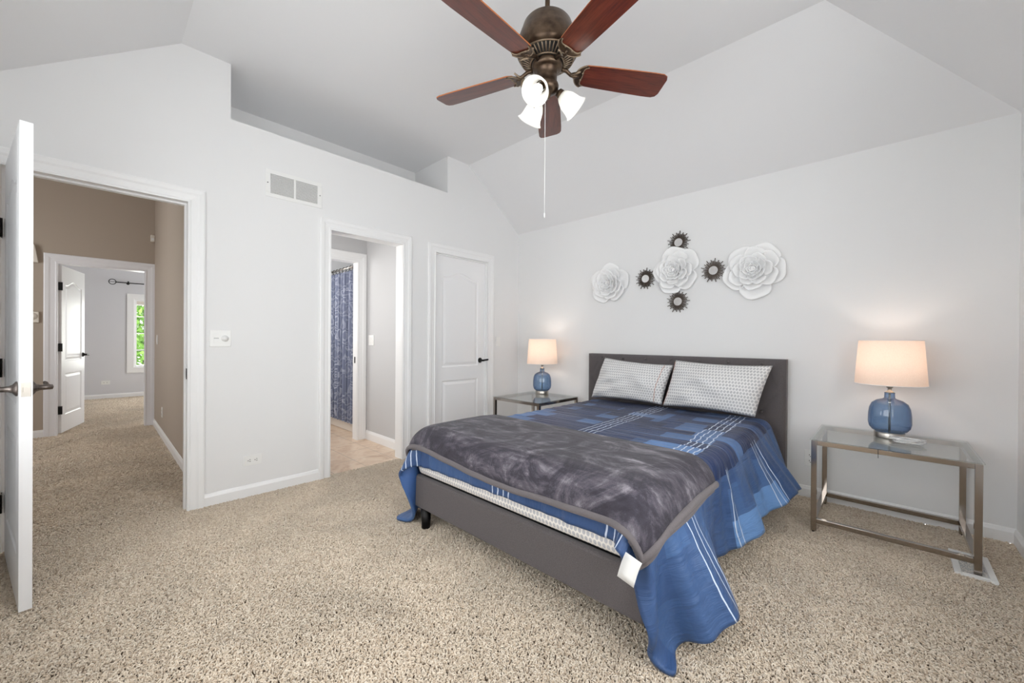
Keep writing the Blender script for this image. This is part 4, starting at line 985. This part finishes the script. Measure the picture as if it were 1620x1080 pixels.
# ---- comforter: a real cloth settled over the bed
def settle(NU, NV, u0, u1, v1, xc, yfoot, steps=220, iters=12, bend=.05, shear=.15, grav=.25, ruf=.10, skew=-.09, flare=.6, hc=.05):
    rg = np.random.default_rng(5)
    u = np.linspace(u0, u1, NU); t = np.linspace(0, 1, NV); U, T = np.meshgrid(u, t, indexing='ij')
    H0 = hc * np.clip((np.abs(U + .02) - .70) / .35, 0, 1)
    Vv = H0 + (v1 - H0) * T
    p = np.zeros((NU, NV, 3)); p[..., 0] = xc + U + skew * T; p[..., 1] = yfoot + Vv
    p[..., 2] = .60 + .006 * np.sin(U * 9 + Vv * 5) + .004 * rg.normal(0, 1, (NU, NV))
    du = u[1] - u[0]; DV = (v1 - H0) / (NV - 1)
    side = np.clip((np.abs(U) - .74) / .45, 0, 1); side = side * side * (3 - 2 * side)
    DV = DV * (1 + ruf * side); DU = du * (1 + .06 * np.clip((.26 - Vv) / .26, 0, 1))
    p[..., 2] += side * .02 * np.sin(Vv * 17 + 1.3 * np.sin(Vv * 5)); prev = p.copy()
    DG = np.sqrt(DU ** 2 + DV ** 2)
    bc = np.array([(BX0 + BX1) / 2, (1.345 + 3.6) / 2, .545 / 2]); bh = np.array([(BX1 - BX0) / 2, (3.6 - 1.345) / 2, .545 / 2]); R = .055; TH = .020
    pin = (np.abs(U) < .62) & (Vv > v1 - .9); pin0 = p.copy()
    def con(A, B, L, k):
        d = B - A; l = np.sqrt((d * d).sum(-1)) + 1e-9; c = d * ((l - L) / l * .5 * k)[..., None]; A += c; B -= c
    pairs = []
    def sl(ax, off):
        n = (NU, NV)[ax]
        for st in range(2 * off):
            ia = np.arange(0, n - off); ia = ia[(ia // off) % 2 == (st // off)] if off == 1 else ia[ia % (2 * off) == st]
            if len(ia) == 0: continue
            pairs.append((ax, ia, off))
    sl(0, 1); sl(1, 1); struct_n = len(pairs)
    sl(0, 2); sl(1, 2)
    FL = flare * np.where(U > 0, 1.0, -.2) * np.clip((np.abs(U) - .80) / .25, 0, 1) * (1.15 * np.exp(-((Vv - .46) / .205) ** 2) + np.clip((Vv - .95) / .25, 0, 1) * (.85 + .35 * np.sin(Vv * 8.0)))
    for s in range(steps):
        vel = (p - prev) * .975; prev = p.copy(); p = p + vel; G = 9.8 * (1 / 60) ** 2 * grav; p[..., 2] -= G; p[..., 0] += G * FL
        for it in range(iters):
            for k, (ax, ia, off) in enumerate(pairs):
                if off == 2 and it % 2: continue
                L = DU if ax == 0 else DV
                if ax == 0:
                    A = p[ia]; B = p[ia + off]; con(A, B, L[ia] * off, 1.0 if off == 1 else bend); p[ia] = A; p[ia + off] = B
                else:
                    A = p[:, ia]; B = p[:, ia + off]; con(A, B, L[:, ia] * off, 1.0 if off == 1 else bend); p[:, ia] = A; p[:, ia + off] = B
            if it % 2 == 0:
              for i0 in (0, 1):
                ia = np.arange(i0, NU - 1, 2)
                for sg in (0, 1):
                    for j0 in (0, 1):
                        ja = np.arange(j0, NV - 1, 2); a, b = (np.ix_(ia, ja), np.ix_(ia + 1, ja + 1)) if sg == 0 else (np.ix_(ia, ja + 1), np.ix_(ia + 1, ja))
                        A = p[a]; B = p[b]; con(A, B, DG[a], shear); p[a] = A; p[b] = B
            if it % 3 == 2 or it == iters - 1:
                q = p - bc; aq = np.abs(q) - (bh - R); o = np.maximum(aq, 0); lo = np.sqrt((o * o).sum(-1)); ins = np.minimum(aq.max(-1), 0)
                d = lo + ins - R - TH; hit = d < 0
                g = np.where((lo > 1e-6)[..., None], o / (lo[..., None] + 1e-9), (aq == aq.max(-1, keepdims=True)).astype(float)) * np.sign(q)
                p = np.where(hit[..., None], p - g * d[..., None], p)
                fl = p[..., 2] < .022; p[..., 2] = np.where(fl, .022, p[..., 2])
                p[pin] = pin0[pin] * (1, 1, 0) + p[pin] * (0, 0, 1)
                if it == iters - 1:
                    prev = np.where(hit[..., None], prev + (p - prev) * .6, prev)
                    prev = np.where(fl[..., None], p, prev)
    return U, Vv, p
CU0, CU1, CV1 = -1.17, 1.23, 2.16
CU, CV, CP = settle(88, 80, CU0, CU1, CV1, BC, 1.197)
_rg = np.random.default_rng(11); _top = np.clip((.74 - np.abs(CU)) / .12, 0, 1) * np.clip((CV - .30) / .1, 0, 1); _w = np.zeros_like(CU)
for _k in range(9):
    _a, _b, _p, _q = _rg.uniform(45, 110), _rg.uniform(2, 7), _rg.uniform(0, 6, 2), _rg.uniform(-.6, .6)
    _w += np.sin(CV * _a + _p[0] + 1.2 * np.sin(CU * _b + _p[1])) * np.clip(np.sin(CU * _b * .8 + _p[1] + CV * 3 * _q), 0, 1)
CP[..., 0] = np.where(CP[..., 1] > 2.6, np.maximum(CP[..., 0], -2.285), CP[..., 0])
CP[..., 2] += np.maximum(_w, -.8) * .0024 * _top
_sd = np.clip((np.abs(CU) - .76) / .2, 0, 1); _f = np.zeros_like(CU)
for _k in range(6):
    _a, _p, _q = _rg.uniform(20, 60), _rg.uniform(0, 6, 2), _rg.uniform(2, 8)
    _f += np.sin(CV * _a + _p[0] + 1.0 * np.sin(CU * _q + _p[1]))
CP[..., 0] += np.sign(CU) * np.maximum(_f, -1.2) * .0042 * _sd
_fr = np.clip((.30 - CV) / .1, 0, 1) * np.clip((.8 - np.abs(CU)) / .1, 0, 1); CP[..., 1] -= np.maximum(0, np.sin(CU * 31 + 2 * np.sin(CU * 7)) + .6 * np.sin(CU * 57 + 1)) * .006 * _fr
def cloth_object(name, P, U, Vv, mats, parent, thick, off, sub=1):
    mb = MB(); mb.grid(P); o = mb.build(name, mats, parent, fix=False); a, b = P.shape[:2]
    uvl = o.data.uv_layers.new(name='UVMap'); vi = np.empty(len(o.data.loops), dtype=np.int64); o.data.loops.foreach_get('vertex_index', vi)
    uv = np.stack([U.reshape(-1)[vi], Vv.reshape(-1)[vi]], 1).astype(np.float32); uvl.data.foreach_set('uv', uv.reshape(-1))
    if sub: s = o.modifiers.new('sub', 'SUBSURF'); s.levels = sub; s.render_levels = sub
    if thick:
        s = o.modifiers.new('thick', 'SOLIDIFY'); s.thickness = thick; s.offset = off
        if len(mats) > 1: s.material_offset = 1
    return o
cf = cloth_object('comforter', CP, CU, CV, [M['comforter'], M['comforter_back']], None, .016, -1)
tag(cf, 'blue patchwork comforter with fine white stripes spread over the bed', 'comforter')

# ---- plush throw folded across the foot, following the comforter
def sample(P, u, v):
    NU, NV = P.shape[:2]; a = np.clip((u - CU0) / (CU1 - CU0) * (NU - 1), 0, NU - 1.001); b = np.clip(v / CV1 * (NV - 1), 0, NV - 1.001)
    i, j = a.astype(int), b.astype(int); fa, fb = (a - i)[..., None], (b - j)[..., None]
    return P[i, j] * (1 - fa) * (1 - fb) + P[i + 1, j] * fa * (1 - fb) + P[i, j + 1] * (1 - fa) * fb + P[i + 1, j + 1] * fa * fb
def normals(P):
    a = np.gradient(P, axis=0); b = np.gradient(P, axis=1); n = np.cross(a, b); n /= np.linalg.norm(n, axis=-1, keepdims=True) + 1e-9
    return n
def smooth(P, n):
    for _ in range(n):
        Q = P.copy(); Q[1:-1] = (P[:-2] + 2 * P[1:-1] + P[2:]) / 4; P = Q.copy(); Q[:, 1:-1] = (P[:, :-2] + 2 * P[:, 1:-1] + P[:, 2:]) / 4; P = Q
    return P
CS = smooth(CP, 3); CN = smooth(normals(CS), 4)
def layer(u0, u1, v0, v1, na, nb, off):
    q = np.linspace(0, 1, na); r = np.linspace(0, 1, nb); Q, Rr = np.meshgrid(q, r, indexing='ij')
    U = u0(Rr) + (u1(Rr) - u0(Rr)) * Q; V_ = v0(Q) + (v1(Q) - v0(Q)) * Rr
    return sample(CS, U, V_) + sample(CN, U, V_) * off, U, V_
tr = thing('throw_blanket', 'grey plush throw folded across the foot of the bed', 'blanket', (BC, 1.6, .6))
def pad(name, f, th, mat, bulge=.010):
    top, U, V_ = layer(*f, 70, 34, th[1]); bot, _, _ = layer(*f, 70, 34, th[0])
    q = np.linspace(0, 1, 70)[:, None]; r = np.linspace(0, 1, 34)[None]; e = np.minimum(np.minimum(q, 1 - q) * 8, np.minimum(r, 1 - r) * 5); e = np.clip(e, 0, 1) ** .5
    mid = (top + bot) / 2; top = mid + (top - mid) * e[..., None]; bot = mid + (bot - mid) * e[..., None]
    mb = MB(); mb.grid(top); mb.grid(bot, flip=True)
    o = mb.build(name, mat, tr, fix=False); 
    bm = bmesh.new(); bm.from_mesh(o.data); bmesh.ops.remove_doubles(bm, verts=bm.verts, dist=.0004); bm.to_mesh(o.data); bm.free()
    for p in o.data.polygons: p.use_smooth = True
    return top, bot
TF = (lambda r: -.955 + .045 * r, lambda r: .835 + .03 * r, lambda q: .118 - .055 * np.minimum(1, q * 1.6) + .008 * np.sin(q * 9), lambda q: .79 - .02 * q)
TF2 = (lambda r: -.950 + .045 * r, lambda r: .858 + .03 * r, lambda q: .108 - .060 * np.minimum(1, q * 1.6) + .008 * np.sin(q * 9), lambda q: .785 - .02 * q)
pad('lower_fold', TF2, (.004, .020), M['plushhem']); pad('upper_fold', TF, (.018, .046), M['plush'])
def border(f, off, edge, w_=.026, n=90):
    q = np.linspace(0, 1, n)
    if edge == 'front': U = f[0](0 * q) + (f[1](0 * q) - f[0](0 * q)) * q; V_ = f[2](q)
    elif edge == 'right': U = f[1](q); V_ = f[2](1 + 0 * q) + (f[3](1 + 0 * q) - f[2](1 + 0 * q)) * q
    else: U = f[0](q); V_ = f[2](0 * q) + (f[3](0 * q) - f[2](0 * q)) * q
    K = np.linspace(0, 2 * PI, 13)[:-1]; rows = []
    for k in K:
        a, b = w_ / 2 * math.cos(k), .012 * math.sin(k)
        uu, vv = (U, V_ + a + .004) if edge == 'front' else ((U + a - .004, V_) if edge == 'right' else (U + a + .004, V_))
        rows.append(sample(CS, uu, vv) + sample(CN, uu, vv) * (off + b))
    P = np.stack(rows + [rows[0]], 1); mb = MB(); mb.grid(P)
    for e in (0, -1): mb.add([tuple(map(float, x)) for x in P[e, :-1]], [tuple(range(12))], 0, True)
    return mb
border(TF, .034, 'front').build('front_hem', M['plushhem'], tr); border(TF, .034, 'right').build('side_hem', M['plushhem'], tr)
border(TF2, .013, 'right').build('side_hem', M['plushhem'], tr)
# care tag at the front corner
u_, v_ = np.array([.80]), np.array([.075]); c = Vector(sample(CS, u_, v_)[0] + sample(CN, u_, v_)[0] * .066 + np.array([.004, -.022, 0]))
mb = MB(); P = np.zeros((2, 6, 3)); 
for j in range(6): 
    q = j / 5
    P[0, j] = (c.x - .050 - .022 * q, c.y - .004 - .018 * q, c.z - .085 * q + .008 * math.sin(3 * q)); P[1, j] = (c.x + .012 - .022 * q, c.y - .012 - .014 * q, c.z - .012 - .085 * q + .008 * math.sin(3 * q))
mb.grid(P); ct = mb.build('care_tag', M['plastic'], tr, fix=False); s = ct.modifiers.new('thick', 'SOLIDIFY'); s.thickness = .0012

# ---- pillows
def pillow(TL, TR, BL, BR, yb_, yt, label, th, seed, hem=None):
    n = 46; m_ = 34; rg = np.random.default_rng(seed); t = thing('pillow', label, 'pillow', ((BL[0] + BR[0]) / 2, yb_, BL[1]), 'dotted pillows against the headboard')
    ph = rg.uniform(0, 6, 8); F = np.zeros((n, m_, 3)); Bk = np.zeros((n, m_, 3)); UV = np.zeros((n, m_, 2))
    for i in range(n):
        a = i / (n - 1)
        for j in range(m_):
            b = j / (m_ - 1)
            x = (BL[0] * (1 - a) + BR[0] * a) * (1 - b) + (TL[0] * (1 - a) + TR[0] * a) * b; z = (BL[1] * (1 - a) + BR[1] * a) * (1 - b) + (TL[1] * (1 - a) + TR[1] * a) * b
            y = yb_ + (yt - yb_) * b
            ea, eb = 4 * a * (1 - a), 4 * b * (1 - b); inf = (ea ** .45) * (eb ** .45)
            x += (.5 - a) * .02 * eb * (1 - ea) ; z += (.5 - b) * .03 * ea * (1 - eb)
            wr = .020 * math.sin(7 * a + 4 * b + ph[0]) * math.sin(5 * b - 3 * a + ph[1]) + .011 * math.sin(17 * (a * .8 + b * .6) + ph[2]) * math.exp(-((a - b) / .5) ** 2) + .011 * math.sin(22 * (a * .5 - b) + ph[3]) * math.exp(-((a - .2) / .25) ** 2)
            nrm = (0, -.92, .35 * 0)
            F[i, j] = (x, y - th * inf * .62 - wr * inf, z + .10 * th * inf); Bk[i, j] = (x, y + th * .38 * inf, z - .05 * th * inf); UV[i, j] = (a * .72, b * .46)
    mb = MB(); mb.grid(F); mb.grid(Bk, flip=True); o = mb.build('pillow_body', M['pillow'], t, fix=False)
    uvl = o.data.uv_layers.new(name='UVMap'); fl = np.concatenate([UV.reshape(-1, 2)] * 2)
    for lp in o.data.loops: uvl.data[lp.index].uv = fl[lp.vertex_index]
    bm = bmesh.new(); bm.from_mesh(o.data); bmesh.ops.remove_doubles(bm, verts=bm.verts, dist=.0004); bm.to_mesh(o.data); bm.free()
    if hem is not None:
        k = int(hem * (n - 1)); mb = MB(); mb.tube([F[k, j] + np.array([0, -.001, 0]) for j in range(1, m_ - 1)], .0022, 6); mb.build('stitched_hem', M['copperthread'], t)
    return t
pillow((-2.005, .965), (-1.335, .925), (-2.075, .585), (-1.385, .590), 3.30, 3.425, 'white dotted pillow on the left side of the headboard', .19, 3, .93)
pillow((-1.315, .968), (-.610, .955), (-1.365, .590), (-.690, .585), 3.275, 3.415, 'white dotted pillow on the right side of the headboard', .20, 8, .012)
